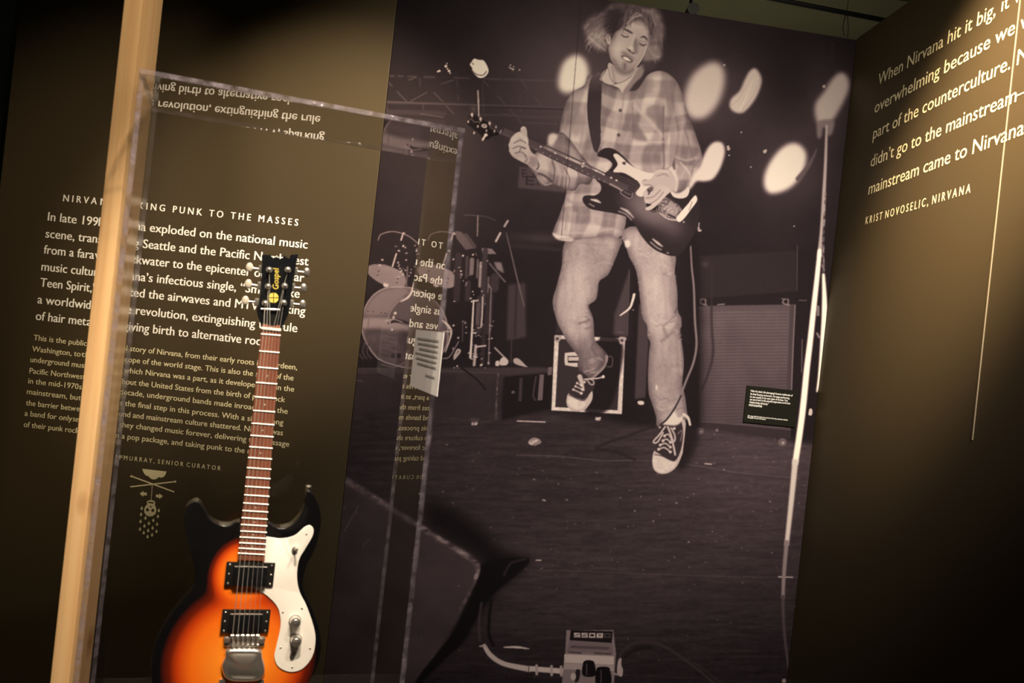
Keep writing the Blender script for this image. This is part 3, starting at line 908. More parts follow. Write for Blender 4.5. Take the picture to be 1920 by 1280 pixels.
def paint_guitarist():
    global T
    G = GUITARIST
    pl = plaid()
    # --- legs
    den = 146 + noise(26, 40, 101, 3) * 9 + noise(2.4, 2.4, 102, 2) * 6 + noise(7, 34, 103, 2) * 5 - 10 * np.clip(noise(18, 12, 104, 2) - .5, 0, 1)
    r_leg = [(1066, 446), (1150, 440), (1166, 452), (1163, 462), (1151, 492), (1140, 515), (1124, 527), (1121, 545), (1117, 562), (1104, 573), (1110, 590), (1113, 604), (1114, 625), (1117, 640),
             (1131, 655), (1140, 668), (1138, 680), (1130, 694), (1106, 712), (1090, 702), (1083, 685), (1085, 670), (1078, 660), (1060, 635), (1054, 622), (1045, 604), (1037, 575), (1037, 558), (1044, 535), (1053, 500)]
    m = mask(r_leg)
    d = den.copy()
    d -= 40 * np.clip((YY - 620) / 50, 0, 1)
    d += 14 * np.exp(-(((XX - 1075) / 24) ** 2 + ((YY - 560) / 60) ** 2))
    d = shaded(m, d, 9, .66)
    lay(m, d, G)
    for pts, w, t, a in (([(1104, 572), (1108, 585), (1112, 596)], 4, 80, .8), ([(1111, 596), (1098, 603), (1086, 606)], 3.5, 92, .8), ([(1112, 612), (1098, 616)], 3, 96, .6),
                         ([(1109, 466), (1120, 490), (1132, 500)], 5, 128, .5), ([(1120, 527), (1108, 520), (1096, 524)], 4, 124, .4), ([(1048, 520), (1045, 560), (1040, 580)], 4, 118, .45),
                         ([(1116, 640), (1110, 652), (1120, 668)], 3, 84, .8), ([(1138, 668), (1136, 684), (1122, 700), (1108, 712)], 6, 150, .75), ([(1130, 676), (1118, 695), (1104, 708)], 4, 78, .6),
                         ([(1060, 640), (1078, 655), (1090, 680)], 8, 92, .45), ([(1090, 455), (1110, 458), (1140, 460)], 3, 120, .5), ([(1064, 470), (1052, 520)], 5, 170, .3)):
        line(pts, w, t, G, a=a, soft=2.2, clip=m)
    l_leg = [(1160, 440), (1195, 425), (1262, 470), (1265, 510), (1270, 545), (1271, 582), (1277, 595), (1278, 610), (1275, 622), (1281, 660), (1282, 690), (1279, 720), (1284, 740), (1288, 770), (1289, 785),
             (1278, 790), (1245, 797), (1232, 798), (1230, 780), (1222, 755), (1216, 735), (1215, 700), (1217, 660), (1219, 642), (1214, 630), (1213, 610), (1205, 596), (1201, 570), (1198, 540), (1192, 505), (1180, 482), (1171, 455)]
    m = mask(l_leg)
    d = den + 6 + 20 * np.exp(-(((XX - 1226) / 18) ** 2 + ((YY - 545) / 75) ** 2)) - 12 * np.exp(-(((XX - 1250) / 50) ** 2 + ((YY - 690) / 60) ** 2))
    d = shaded(m, d, 9, .68)
    lay(m, d, G)
    for pts, w, t, a in (([(1270, 585), (1260, 600), (1245, 612), (1250, 630)], 6, 110, .6), ([(1276, 612), (1262, 622), (1240, 640)], 6, 112, .6), ([(1262, 500), (1258, 560), (1266, 580)], 8, 128, .5),
                         ([(1240, 500), (1246, 540), (1248, 580)], 6, 138, .4), ([(1222, 600), (1240, 612), (1262, 606)], 3, 190, .6), ([(1274, 640), (1277, 700)], 4, 172, .5), ([(1222, 660), (1224, 720)], 5, 130, .4),
                         ([(1228, 740), (1246, 752), (1270, 748)], 4, 122, .5), ([(1271, 575), (1266, 585)], 3, 66, .8), ([(1205, 500), (1214, 560), (1222, 620)], 5, 178, .3)):
        line(pts, w, t, G, a=a, soft=2.4, clip=m)
    dot(1231, 726, 2, 5, 190)
    poly([(1171, 452), (1180, 450), (1182, 460), (1174, 464)], 196, G, soft=1.5)
    line([(1162, 400), (1160, 420), (1152, 436), (1163, 444)], [2, 3, 4, 5], 36, a=.9)
    # seams, stitching and creases of the jeans
    rj = np.random.default_rng(58)
    for path, n, t in (([(1058, 490), (1047, 530), (1041, 562), (1042, 585)], 22, 108), ([(1274, 605), (1277, 640), (1278, 690), (1279, 740), (1285, 775)], 30, 112), ([(1258, 480), (1266, 520), (1267, 560)], 16, 116),
                       ([(1178, 470), (1194, 508), (1200, 545), (1204, 585)], 18, 112)):
        q = smooth(path, 12, False)
        for i in np.linspace(0, len(q) - 1, n).astype(int):
            dot(q[i][0] + rj.uniform(-1, 1), q[i][1] + rj.uniform(-1, 1), 1.5, 1.9, t + rj.uniform(-14, 14), a=.6)
    for cx, cy, sx, sy, n in ((1095, 590, 18, 16, 10), (1245, 610, 26, 22, 16), (1110, 480, 34, 22, 8), (1250, 520, 16, 36, 8), (1108, 690, 16, 18, 10), (1248, 760, 26, 24, 12), (1215, 470, 24, 22, 7)):
        for _ in range(n):
            x, y, L = cx + rj.normal(0, sx * .5), cy + rj.normal(0, sy * .5), rj.uniform(6, 16)
            an = rj.uniform(-.6, .9)
            k = rj.choice([-1, 1])
            pts = [(x, y), (x + L * .5 * np.cos(an), y + L * .5 * np.sin(an) + rj.uniform(-2, 2)), (x + L * np.cos(an), y + L * np.sin(an))]
            line(pts, [.8, rj.uniform(2, 4), .8], 142 + k * rj.uniform(22, 44), soft=1.8, a=.5, clip=(ID == G))
    # --- raised shoe
    poly([(1088, 697), (1095, 700), (1112, 716), (1118, 712), (1112, 735), (1110, 752), (1094, 762), (1076, 752), (1066, 745), (1070, 728), (1078, 712)], 46, G)
    poly([(1065, 738), (1072, 742), (1092, 750), (1104, 740), (1110, 733), (1111, 745), (1106, 757), (1096, 768), (1082, 771), (1068, 766), (1062, 755)], 172, G, soft=1)
    poly([(1068, 742), (1078, 746), (1093, 751), (1098, 757), (1090, 766), (1075, 766), (1065, 757)], 190 + noise(6, 6, 111) * 8, G, soft=1.5)
    line([(1066, 740), (1092, 751), (1103, 742)], 1.4, 60)
    line([(1064, 756), (1072, 767), (1090, 769), (1103, 758)], 1.2, 130, a=.6)
    line([(1087, 706), (1090, 714), (1095, 732)], [9, 8, 2], 168, G)
    for a_, b_ in (((1082, 718), (1090, 722)), ((1079, 724), (1092, 730)), ((1075, 730), (1090, 737))):
        line([a_, b_], 2.4, 164, G); dot(*a_, 2.2, 2.2, 180); dot(*b_, 2.6, 2.6, 190)
    line([(1096, 711), (1108, 710), (1120, 709), (1129, 707)], 2.6, 176, G); dot(1131, 706, 3, 3, 190)
    line([(1100, 711), (1107, 720), (1113, 720), (1112, 713), (1104, 710)], 2, 170, G)
    dot(1096, 716, 2.4, 2.4, 180)
    # --- landing shoe
    poly([(1241, 794), (1275, 790), (1282, 786), (1284, 800), (1281, 840), (1272, 864), (1260, 868), (1228, 856), (1230, 840), (1236, 815)], 48, G)
    poly([(1278, 787), (1285, 790), (1285, 806), (1281, 840), (1279, 852), (1269, 874), (1254, 886), (1238, 888), (1227, 881), (1223, 868), (1224, 852), (1227, 845), (1232, 848), (1262, 864), (1276, 845), (1281, 812)], 168, G, soft=.8)
    poly([(1227, 853), (1240, 855), (1262, 864), (1268, 867), (1262, 877), (1250, 885), (1236, 885), (1227, 878), (1224, 866)], 192 + noise(7, 7, 112) * 7, G, soft=1)
    line([(1228, 852), (1242, 855), (1263, 864), (1273, 852)], 1.5, 56)
    poly([(1241, 794), (1250, 783), (1262, 770), (1272, 782), (1280, 779), (1278, 790), (1268, 797), (1255, 797)], 196, G, soft=1.5)
    line([(1282, 777), (1290, 783), (1294, 796)], [6, 5, 4], 190, G)
    for a_, b_ in (((1246, 817), (1260, 824)), ((1243, 826), (1257, 829)), ((1238, 834), (1257, 838)), ((1235, 842), (1257, 847))):
        line([a_, ((a_[0] + b_[0]) / 2, a_[1] - 3), b_], 2.8, 172, G); dot(*a_, 2.8, 2.8, 180); dot(*b_, 2.6, 2.6, 186)
    line([(1247, 800), (1236, 815), (1226, 826), (1227, 830), (1234, 827), (1243, 811)], 3, 176, G)
    line([(1252, 800), (1258, 815), (1262, 832), (1266, 852)], 3.6, 176, G)
    line([(1258, 802), (1265, 815), (1265, 826), (1260, 828)], 3, 170, G)
    dot(1264, 803, 3, 2.6, 180); dot(1237, 801, 2.4, 2, 150)
    line([(1271, 813), (1279, 807), (1276, 826)], 2, 120, a=.8)
    # cable from the guitar past the leg
    line([(1295, 462), (1297, 500), (1301, 540), (1303, 600), (1306, 645), (1300, 680), (1286, 715), (1275, 745)], [2.6, 3.2, 3.6, 4, 4, 4, 4, 4], 116, G, soft=1)
    line([(1277, 742), (1265, 765), (1250, 786), (1238, 796)], [3, 3.4, 3.6, 3.6], 52, G)
    # --- shirt body
    shirt = [(1128, 152), (1140, 160), (1190, 170), (1215, 140), (1240, 133), (1262, 145), (1275, 165), (1284, 195), (1290, 215), (1300, 240), (1310, 270), (1316, 292), (1312, 312), (1300, 328), (1285, 335), (1262, 322),
             (1240, 330), (1215, 360), (1180, 380), (1172, 425), (1160, 445), (1140, 440), (1120, 444), (1100, 447), (1070, 450), (1045, 447), (1036, 440), (1040, 425), (1050, 400), (1060, 370), (1063, 350), (1064, 330),
             (1050, 320), (1030, 270), (1038, 255), (1048, 250), (1052, 225), (1060, 196), (1068, 180), (1072, 172), (1095, 160), (1104, 140)]
    m = mask(shirt)
    f = shaded(m, pl, 10, .7)
    f += 18 * np.exp(-(((XX - 1220) / 50) ** 2 + ((YY - 160) / 35) ** 2)) + 12 * np.exp(-(((XX - 1080) / 20) ** 2 + ((YY - 190) / 50) ** 2))
    lay(m, f, G)
    lay(mask([(1036, 437), (1050, 440), (1075, 446), (1070, 452), (1046, 449)], 1.5), 190, G)
    for pts, w, t, a in (([(1244, 200), (1243, 250), (1245, 300), (1244, 318)], 3, 86, .8), ([(1252, 170), (1258, 205), (1262, 260), (1260, 312)], 12, 118, .5), ([(1262, 190), (1278, 225), (1290, 262)], 4, 112, .5),
                         ([(1275, 230), (1268, 280), (1270, 300)], 5, 118, .5), ([(1170, 170), (1165, 220), (1156, 265), (1150, 280)], 2, 112, .5), ([(1186, 195), (1187, 262)], 2, 100, .6), ([(1187, 262), (1196, 266), (1243, 266)], 2.2, 180, .8),
                         ([(1190, 198), (1215, 224), (1243, 255)], 7, 178, .6), ([(1243, 196), (1244, 262)], 2, 108, .6), ([(1210, 196), (1218, 196), (1243, 198)], 1.6, 172, .7),
                         ([(1062, 210), (1058, 235), (1054, 250)], 4, 190, .5), ([(1105, 170), (1104, 200)], 8, 130, .5), ([(1098, 200), (1092, 250), (1088, 280)], 6, 132, .45),
                         ([(1070, 330), (1090, 350), (1110, 345)], 5, 124, .5), ([(1060, 372), (1080, 382), (1110, 376)], 6, 120, .45), ([(1064, 400), (1060, 430)], 5, 120, .45), ([(1078, 400), (1074, 440)], 6, 176, .4),
                         ([(1108, 392), (1116, 440)], 6, 174, .4), ([(1045, 436), (1100, 436), (1150, 428)], 4, 176, .5), ([(1048, 448), (1100, 446), (1140, 440)], 1.6, 100, .6), ([(1160, 180), (1158, 200), (1150, 240), (1130, 285)], 6, 176, .35)):
        line(pts, w, t, G, a=a, soft=2, clip=m)
    poly([(1187, 228), (1200, 240), (1214, 262), (1212, 265), (1192, 262), (1187, 254)], 104, G, soft=4, clip=m, a=.75)
    poly([(1216, 200), (1240, 198), (1242, 240), (1222, 222), (1212, 212)], 112, G, soft=4, clip=m, a=.65)
    poly([(1240, 150), (1262, 155), (1275, 185), (1268, 215), (1250, 180)], 126, G, soft=8, clip=m, a=.6)
    poly([(1196, 150), (1222, 148), (1222, 172), (1196, 178)], 124, G, soft=7, clip=m, a=.6)
    poly([(1098, 230), (1112, 240), (1112, 260), (1096, 262)], 118, G, soft=7, clip=m, a=.5)
    poly([(1056, 205), (1064, 195), (1070, 225), (1056, 245)], 116, G, soft=6, clip=m, a=.6)
    poly([(1074, 205), (1092, 215), (1090, 250), (1072, 250)], 122, G, soft=7, clip=m, a=.6)
    for y, x in ((170, 1171), (207, 1163), (253, 1160)):
        dot(x, y, 3.2, 3.2, 72, soft=1); dot(x, y, 1, 1, 110)
    # strap
    poly([(1103, 172), (1108, 148), (1120, 136), (1128, 140), (1128, 180), (1126, 230), (1128, 262), (1124, 284), (1114, 282), (1106, 250), (1101, 210)], 54 + np.clip((175 - YY) / 40, 0, 1) * 34, PGUITAR, soft=1)
    line([(1127, 250), (1127, 268), (1122, 284)], 2, 150)
    # neck, collar
    poly([(1141, 118), (1165, 130), (1198, 126), (1204, 122), (1203, 134), (1195, 148), (1178, 160), (1160, 156), (1144, 148)], 174, G, soft=1)
    poly([(1150, 118), (1162, 130), (1178, 138), (1200, 132), (1203, 122), (1190, 138), (1168, 142), (1152, 132)], 128, G, soft=3, a=.7)
    poly([(1140, 128), (1149, 124), (1151, 140), (1153, 154), (1144, 160), (1128, 152), (1125, 148), (1130, 136)], 182, G, soft=1)
    line([(1136, 132), (1127, 147), (1134, 156), (1146, 160)], 1.6, 92)
    line([(1141, 128), (1144, 144), (1150, 155)], 1.4, 118)
    line([(1147, 126), (1150, 140), (1152, 153)], 4, 120, a=.6, soft=2)
    poly([(1145, 158), (1165, 155), (1182, 144), (1198, 130), (1206, 122), (1200, 140), (1188, 152), (1172, 176), (1160, 165)], 186, G, soft=1)
    poly([(1200, 124), (1210, 122), (1204, 142), (1190, 156), (1178, 172), (1168, 178), (1170, 168), (1182, 152)], 130, G, soft=2)
    line([(1146, 160), (1168, 153), (1184, 143)], 1.4, 118)
    # hair behind the face
    wob = noise(22, 10, 121, 3)
    hair1 = mask([(1094, 52), (1100, 40), (1116, 28), (1134, 22), (1150, 8), (1175, 8), (1205, 14), (1232, 18), (1242, 40), (1245, 64), (1238, 88), (1240, 108), (1228, 114), (1205, 116), (1190, 60), (1150, 60), (1140, 86), (1143, 92), (1130, 96), (1118, 90), (1104, 78), (1098, 66)], 7)
    strands = 104 + 26 * wob + noise(4, 18, 122, 2) * 16
    lay(hair1, strands, G)
    poly([(1100, 58), (1116, 48), (1130, 50), (1128, 66), (1138, 88), (1124, 92), (1108, 78)], 150 + noise(9, 5, 123) * 22, G, soft=6, a=.8)
    poly([(1132, 30), (1150, 18), (1168, 24), (1160, 54), (1148, 68), (1138, 66), (1132, 52)], 52, G, soft=7, a=.9)
    poly([(1150, 8), (1185, 10), (1200, 22), (1180, 36), (1160, 34)], 62 + noise(5, 9, 124) * 12, G, soft=6, a=.85)
    poly([(1213, 84), (1236, 90), (1238, 108), (1222, 112), (1205, 116), (1212, 98)], 132, G, soft=5, a=.8)
    poly([(1204, 116), (1222, 114), (1232, 118), (1224, 130), (1208, 132)], 66, soft=5, a=.8)
    # face
    face = [(1141, 92), (1143, 82), (1152, 62), (1162, 54), (1170, 40), (1184, 32), (1202, 34), (1216, 46), (1221, 60), (1220, 74), (1214, 90), (1206, 108), (1196, 122), (1184, 135), (1172, 138), (1160, 133), (1150, 120), (1144, 108)]
    m = mask(face)
    f = shaded(m, 172 + noise(14, 14, 131, 2) * 4, 6, .78)
    f += 16 * np.exp(-(((XX - 1160) / 13) ** 2 + ((YY - 92) / 16) ** 2)) + 10 * np.exp(-(((XX - 1190) / 16) ** 2 + ((YY - 46) / 10) ** 2))
    f -= 32 * np.exp(-(((XX - 1194) / 6) ** 2 + ((YY - 84) / 15) ** 2)) + 26 * np.exp(-(((XX - 1175) / 14) ** 2 + ((YY - 128) / 10) ** 2)) + 22 * np.exp(-(((XX - 1150) / 6) ** 2 + ((YY - 70) / 12) ** 2))
    lay(m, f, G)
    poly([(1136, 68), (1141, 62), (1145, 70), (1144, 82), (1139, 82)], 176, G, soft=1); line([(1139, 68), (1142, 76)], 1.6, 110)
    # brows, lids, nose, mouth, stubble
    line([(1170, 54), (1178, 58), (1185, 62)], [2.5, 4.5, 3], 66, soft=1.2, a=.9)
    line([(1202, 70), (1208, 69), (1214, 75)], [2, 4, 3], 64, soft=1.2, a=.9)
    line([(1165, 65), (1171, 69), (1178, 69)], [2, 3, 2.4], 74, soft=1, a=.9); line([(1166, 61), (1173, 63), (1180, 66)], 1.6, 128, a=.7)
    line([(1199, 81), (1205, 85), (1211, 84)], [2, 4, 2.4], 74, soft=1, a=.9); line([(1199, 76), (1206, 78), (1212, 79)], 1.6, 124, a=.7)
    line([(1190, 66), (1186, 78), (1182, 88)], [2, 3, 3], 196, soft=2, a=.6)
    line([(1192, 76), (1191, 88), (1193, 98)], 5, 106, soft=2.4, a=.7)
    line([(1177, 92), (1182, 97), (1187, 100)], [2.5, 3, 3], 92, soft=1.2, a=.9); dot(1180.5, 94.5, 1.8, 1.3, 44); dot(1188.5, 99.5, 1.6, 1.2, 58)
    dot(1183, 90, 4.5, 3, 198, 30, soft=2)
    poly([(1163, 98), (1172, 97), (1182, 104), (1192, 112), (1186, 112), (1174, 106)], 108, soft=3, a=.75)
    poly([(1164, 105), (1172, 104), (1180, 108), (1187, 114), (1182, 118), (1173, 114)], 86, G, soft=1.2)
    poly([(1168, 107), (1174, 107), (1180, 111), (1183, 115), (1178, 114), (1172, 112)], 214, G, soft=.8)
    line([(1170, 116), (1178, 119), (1184, 120)], 3, 150, a=.7, soft=1.5)
    poly([(1166, 118), (1176, 122), (1172, 130), (1170, 136)], 110, soft=3, a=.5)
    line([(1172, 120), (1171, 129)], 3, 98, soft=1.6, a=.8)
    poly([(1148, 108), (1156, 114), (1164, 128), (1180, 134), (1192, 124), (1188, 136), (1170, 140), (1154, 128)], 112, soft=4, a=.6)
    line([(1212, 86), (1208, 100), (1198, 118), (1190, 128)], 2, 200, soft=1, a=.8)
    # fringe and loose strands
    poly([(1160, 54), (1164, 36), (1180, 20), (1205, 16), (1224, 30), (1230, 54), (1224, 72), (1217, 54), (1207, 42), (1196, 38), (1184, 42), (1172, 50)], 70 + noise(5, 7, 125, 2) * 16, G, soft=5, a=.9)
    r = np.random.default_rng(77)
    for k in range(70):      # blown tuft on the left
        x0, y0 = r.uniform(1132, 1152), r.uniform(24, 66)
        x2, y2 = r.uniform(1096, 1128), y0 + r.uniform(8, 34)
        if y2 > 96:
            continue
        line([(x0, y0), ((x0 + x2) / 2 - 2, (y0 + y2) / 2 - r.uniform(0, 8)), (x2, y2), (x2 + r.uniform(-1, 5), y2 + r.uniform(3, 7))], [.8, 1.8, 1.5, .5], r.uniform(70, 112) + 62 * np.clip((y2 - 52) / 30, 0, 1), G, soft=.9, a=r.uniform(.4, .8))
    poly([(1134, 30), (1150, 16), (1166, 24), (1158, 50), (1148, 66), (1138, 64), (1132, 50)], 46, G, soft=8, a=.75)
    for k in range(46):      # hair hanging beside the far cheek
        x0, y0 = r.uniform(1200, 1232), r.uniform(14, 40)
        x2, y2 = r.uniform(1216, 1244), r.uniform(60, 116)
        line([(x0, y0), (x0 + (x2 - x0) * .8, y0 + (y2 - y0) * .4), (x2, y2)], [.8, 1.8, .6], r.uniform(66, 122) + (22 if y2 > 92 else 0), G, soft=1.2, a=r.uniform(.3, .6))
    for k in range(44):      # fringe over the brow
        x0, y0 = r.uniform(1172, 1214), r.uniform(12, 26)
        x2 = x0 + r.uniform(-16, 16)
        y2 = 44 + abs(x2 - 1192) * r.uniform(.2, .75) + r.uniform(-6, 6)
        line([(x0, y0), ((x0 + x2) / 2 + r.uniform(-4, 4), (y0 + y2) / 2 - 3), (x2, y2)], [.8, 1.9, .5], r.choice([54, 66, 80, 100, 126]), G, soft=1.3, a=r.uniform(.3, .6))
    for pts, w, t in (([(1176, 44), (1188, 33), (1200, 29)], 3.4, 178), ([(1182, 34), (1194, 25), (1204, 30)], 2.4, 166), ([(1205, 18), (1222, 28), (1230, 48)], 2, 150), ([(1212, 24), (1232, 26)], 1.4, 120), ([(1224, 46), (1220, 64)], 3, 52), ([(1216, 90), (1226, 104), (1236, 107)], 2.4, 158), ([(1228, 98), (1229, 118)], 1.6, 140), ([(1104, 70), (1118, 82), (1134, 94)], 3, 176), ([(1110, 64), (1124, 70), (1134, 84)], 2.2, 168)):
        line(pts, w, t, G, soft=1.2, a=.65)
    line([(1215, 66), (1214, 80)], 3, 150, soft=1.5, a=.5)
    # --- player's sleeve to the fretting hand
    slv = [(1028, 268), (1046, 250), (1060, 252), (1090, 290), (1112, 320), (1106, 345), (1088, 345), (1075, 358), (1048, 350), (1036, 346), (1022, 349), (1010, 343), (1005, 330), (990, 308), (1003, 288), (1014, 278)]
    m = mask(slv)
    lay(m, shaded(m, pl - 6, 8, .62), G)
    for pts, w, t, a in (([(1004, 296), (1010, 310), (1006, 318)], 3, 70, .9), ([(1034, 298), (1040, 320), (1036, 345)], 2.4, 76, .8), ([(1010, 325), (1022, 330), (1034, 340)], 4, 66, .9), ([(1058, 314), (1068, 335), (1066, 352)], 2, 80, .7),
                         ([(1082, 318), (1086, 335), (1080, 346)], 2, 92, .7), ([(1014, 282), (1026, 290), (1032, 300)], 5, 176, .6), ([(1008, 332), (1022, 346), (1034, 344)], 2, 176, .7), ([(990, 309), (1004, 318), (1012, 322)], 1.6, 184, .8), ([(1040, 300), (1050, 325), (1048, 346)], 5, 178, .4)):
        line(pts, w, t, G, a=a, soft=1.2, clip=m)
    poly([(1027, 262), (1030, 252), (1040, 250), (1046, 256), (1036, 272), (1028, 270)], 190, G, soft=4)
    # --- printed guitar, held across the body
    P = PGUITAR
    body = [(1120, 292), (1126, 282), (1138, 277), (1152, 280), (1168, 292), (1188, 312), (1208, 323), (1226, 327), (1262, 330), (1290, 345), (1310, 372), (1312, 400), (1305, 430), (1292, 455), (1275, 476), (1262, 480), (1248, 477), (1228, 468), (1212, 454),
            (1200, 438), (1188, 418), (1172, 406), (1152, 400), (1128, 396), (1106, 391), (1094, 380), (1093, 370), (1100, 366), (1116, 366), (1126, 358), (1126, 346), (1118, 335), (1140, 320), (1148, 308), (1138, 298)]
    m = mask(body)
    t_ = 40 + 62 * np.exp(-((((XX - 1222) * .87 + (YY - 385) * .5) / 52) ** 2 + ((-(XX - 1222) * .5 + (YY - 392) * .87) / 30) ** 2) ** 1.6)
    t_ += 20 * np.exp(-(((XX - 1265) / 22) ** 2 + ((YY - 430) / 20) ** 2))
    lay(m, t_, P)
    poly([(1150, 291), (1156, 288), (1166, 295), (1178, 306), (1194, 316), (1212, 323), (1230, 327), (1226, 345), (1205, 368), (1192, 362), (1200, 345), (1172, 325), (1150, 322), (1158, 308)], 194, P, soft=.8)
    poly([(1258, 352), (1290, 350), (1290, 366), (1278, 372), (1262, 368)], 192, P, soft=.8)
    poly([(1174, 328), (1197, 340), (1184, 374), (1162, 362), (1178, 340)], 44, P, curve=False)
    line([(1168, 356), (1164, 362), (1182, 372), (1186, 362)], 1.6, 130); line([(1170, 360), (1182, 366)], 1.2, 120)
    dot(1170, 306, 3.6, 2.6, 60, 30); line([(1172, 305), (1175, 300)], 1.3, 70)
    poly([(1213, 380), (1222, 376), (1234, 388), (1228, 398), (1214, 392)], 32, P)
    line([(1212, 390), (1228, 396), (1231, 390)], 1.4, 120)
    # bridge and tailpiece
    poly([(1240, 370), (1256, 374), (1278, 392), (1266, 412), (1242, 404), (1234, 396)], 104 + noise(3, 3, 141, 2) * 34, P)
    poly([(1256, 378), (1272, 394), (1264, 404), (1250, 398)], 140, P)
    for k in range(6):
        dot(1243 + k * 3.4, 384 + k * 1.6 + (k % 2) * 5, 1.6, 1.4, 176)
    line([(1238, 400), (1252, 410), (1268, 413)], 2.4, 166, P); line([(1254, 402), (1266, 408)], 2.6, 34)
    poly([(1268, 410), (1276, 398), (1290, 382), (1296, 374), (1304, 366), (1307, 376), (1296, 392), (1284, 408), (1274, 416)], 204, P, soft=1)
    line([(1292, 394), (1298, 378)], 1.6, 130); dot(1282, 416, 3, 3, 60); dot(1282, 416, 1.4, 1.4, 170)
    # gloss on the carved edges
    line([(1108, 374), (1118, 376), (1126, 380)], [2, 5, 1.5], 190, P, soft=1.2); line([(1105, 382), (1114, 387)], 2, 130)
    line([(1164, 390), (1176, 396), (1188, 408)], [2, 5, 1.5], 168, P, soft=1.5); line([(1160, 396), (1174, 402), (1184, 412)], 2, 140, soft=1)
    line([(1224, 448), (1234, 456), (1242, 462)], [2, 4.5, 1.5], 176, P, soft=1.2); line([(1220, 454), (1232, 464), (1240, 468)], 2, 150, soft=1); dot(1252, 474, 2.4, 1.3, 130, 20)
    # neck and headstock
    poly([(938, 235), (946, 241), (1030, 283), (1100, 314), (1180, 348), (1176, 357), (1160, 353), (1090, 325), (1020, 291), (984, 270), (932, 250)], 58, P, curve=False, soft=.8)
    line([(985, 256), (1060, 289), (1178, 346)], 2.2, 40, P, curve=False)
    poly([(878, 222), (884, 212), (892, 216), (912, 228), (944, 240), (936, 252), (922, 256), (912, 262), (898, 250), (885, 240), (876, 232)], 27, P, soft=1)
    for k in range(6):
        line([(921 - k * .7, 231 + k * 1.7), (1196 - k * 2, 344 + k * 4.2)], .9, 128 if k < 4 else 150, P, curve=False, a=.55, soft=.5)
    for x, y in ((885, 215), (901, 223), (918, 231)):
        dot(x, y, 2.4, 2.6, 190); line([(x, y - 3), (x + .5, y + 4)], 2, 175)
    for x, y in ((878, 228), (896, 237), (912, 245), (889, 249), (927, 246), (930, 238)):
        dot(x, y, 1.5, 2.6, 170)
    dot(908, 236, 5.4, 3.8, 176, 15); dot(908, 236, 2.6, 1.6, 90, 15)
    line([(880, 222), (886, 225), (890, 229), (897, 228), (900, 231)], 1.6, 110, a=.8)
    line([(912, 252), (908, 257), (905, 262)], 3.6, 190); dot(911, 253, 3.4, 2.4, 196, 20)
    line([(940, 244), (937, 250)], 2, 150)
    for x, y in ((1014, 275), (1041, 287), (1063, 296), (1094, 306), (1092, 312), (1118, 320), (1132, 327), (1146, 333), (1156, 338)):
        dot(x, y, 2.2, 1.5, 196, 25)
    for k in range(13):
        x = 991 + k * 14 - k * k * .18
        dot(x, 273.5 + (x - 991) * .47, 1.1, 1, 150)
    line([(1144, 345), (1158, 352), (1164, 356)], 3.4, 150, P, a=.8)
    # --- fretting hand: back of the hand, four curled fingers, thumb over the neck
    H = G
    poly([(956, 284), (954, 272), (957, 262), (964, 252), (974, 248), (984, 254), (990, 270), (996, 284), (1004, 292), (1008, 304), (1002, 314), (988, 308), (972, 300), (960, 292)], 168, H, soft=.8)
    poly([(986, 296), (1004, 294), (1008, 306), (1000, 314), (990, 308)], 122, H, soft=3, a=.8)
    for pts, w, t in (([(962, 262), (974, 252), (984, 258), (986, 268)], 10, 186), ([(958, 272), (972, 268), (984, 272), (988, 280)], 9, 178), ([(959, 282), (972, 279), (982, 282), (986, 290)], 9, 172), ([(966, 292), (976, 290), (986, 294), (990, 300)], 8, 160)):
        line(pts, w, t, H, soft=1)
    for pts in ([(964, 268), (976, 263), (986, 268)], [(962, 278), (974, 274), (984, 279)], [(974, 284), (978, 276), (986, 278)], [(966, 287), (978, 285), (986, 292)], [(984, 290), (988, 298), (984, 304)]):
        line(pts, 1.8, 84, soft=.9, a=.8)
    poly([(976, 242), (979, 237), (985, 238), (988, 246), (988, 256), (982, 254), (977, 249)], 172, H, soft=1); line([(978, 241), (984, 239)], 1.6, 194)
    # --- strumming arm, cuff and hand
    arm = [(1258, 172), (1270, 160), (1279, 176), (1286, 200), (1294, 225), (1306, 262), (1316, 290), (1314, 310), (1304, 330), (1290, 350), (1272, 362), (1258, 355), (1244, 330), (1240, 318), (1258, 312), (1266, 290), (1270, 250)]
    m = mask(arm, 2) * np.clip((YY - 165) / 60, 0, 1)
    lay(m, shaded(mask(arm), pl - 4, 8, .72), H)
    for pts, w, t, a in (([(1264, 292), (1285, 300), (1304, 296)], 5, 176, .5), ([(1276, 305), (1288, 318), (1296, 330)], 4, 190, .6), ([(1262, 300), (1264, 316)], 5, 70, .8), ([(1296, 330), (1300, 316), (1310, 300)], 3, 100, .6), ([(1284, 240), (1292, 270), (1300, 296)], 4, 104, .5), ([(1258, 316), (1268, 335), (1266, 356)], 8, 192, .8)):
        line(pts, w, t, H, a=a, soft=1.6, clip=m)
    poly([(1205, 340), (1212, 336), (1220, 336), (1232, 320), (1246, 318), (1258, 320), (1266, 338), (1264, 354), (1252, 364), (1240, 376), (1228, 388), (1218, 394), (1211, 392), (1222, 382), (1210, 380), (1208, 372), (1206, 362), (1216, 352), (1222, 348), (1208, 348)], 166, H, soft=.8)
    poly([(1216, 352), (1224, 350), (1224, 360), (1218, 364), (1214, 360)], 84, H, soft=1.5)
    for pts, w, t in (([(1207, 342), (1216, 342), (1228, 336), (1240, 330)], [9, 9, 11, 12], 168), ([(1210, 362), (1214, 366), (1226, 362), (1236, 350)], [8, 9, 10, 10], 172), ([(1212, 377), (1222, 378), (1236, 366), (1246, 352)], [6, 8, 9, 9], 174), ([(1213, 391), (1224, 386), (1240, 370), (1252, 356)], [5.5, 6.5, 8, 8], 178)):
        line(pts, w, t, H, soft=1)
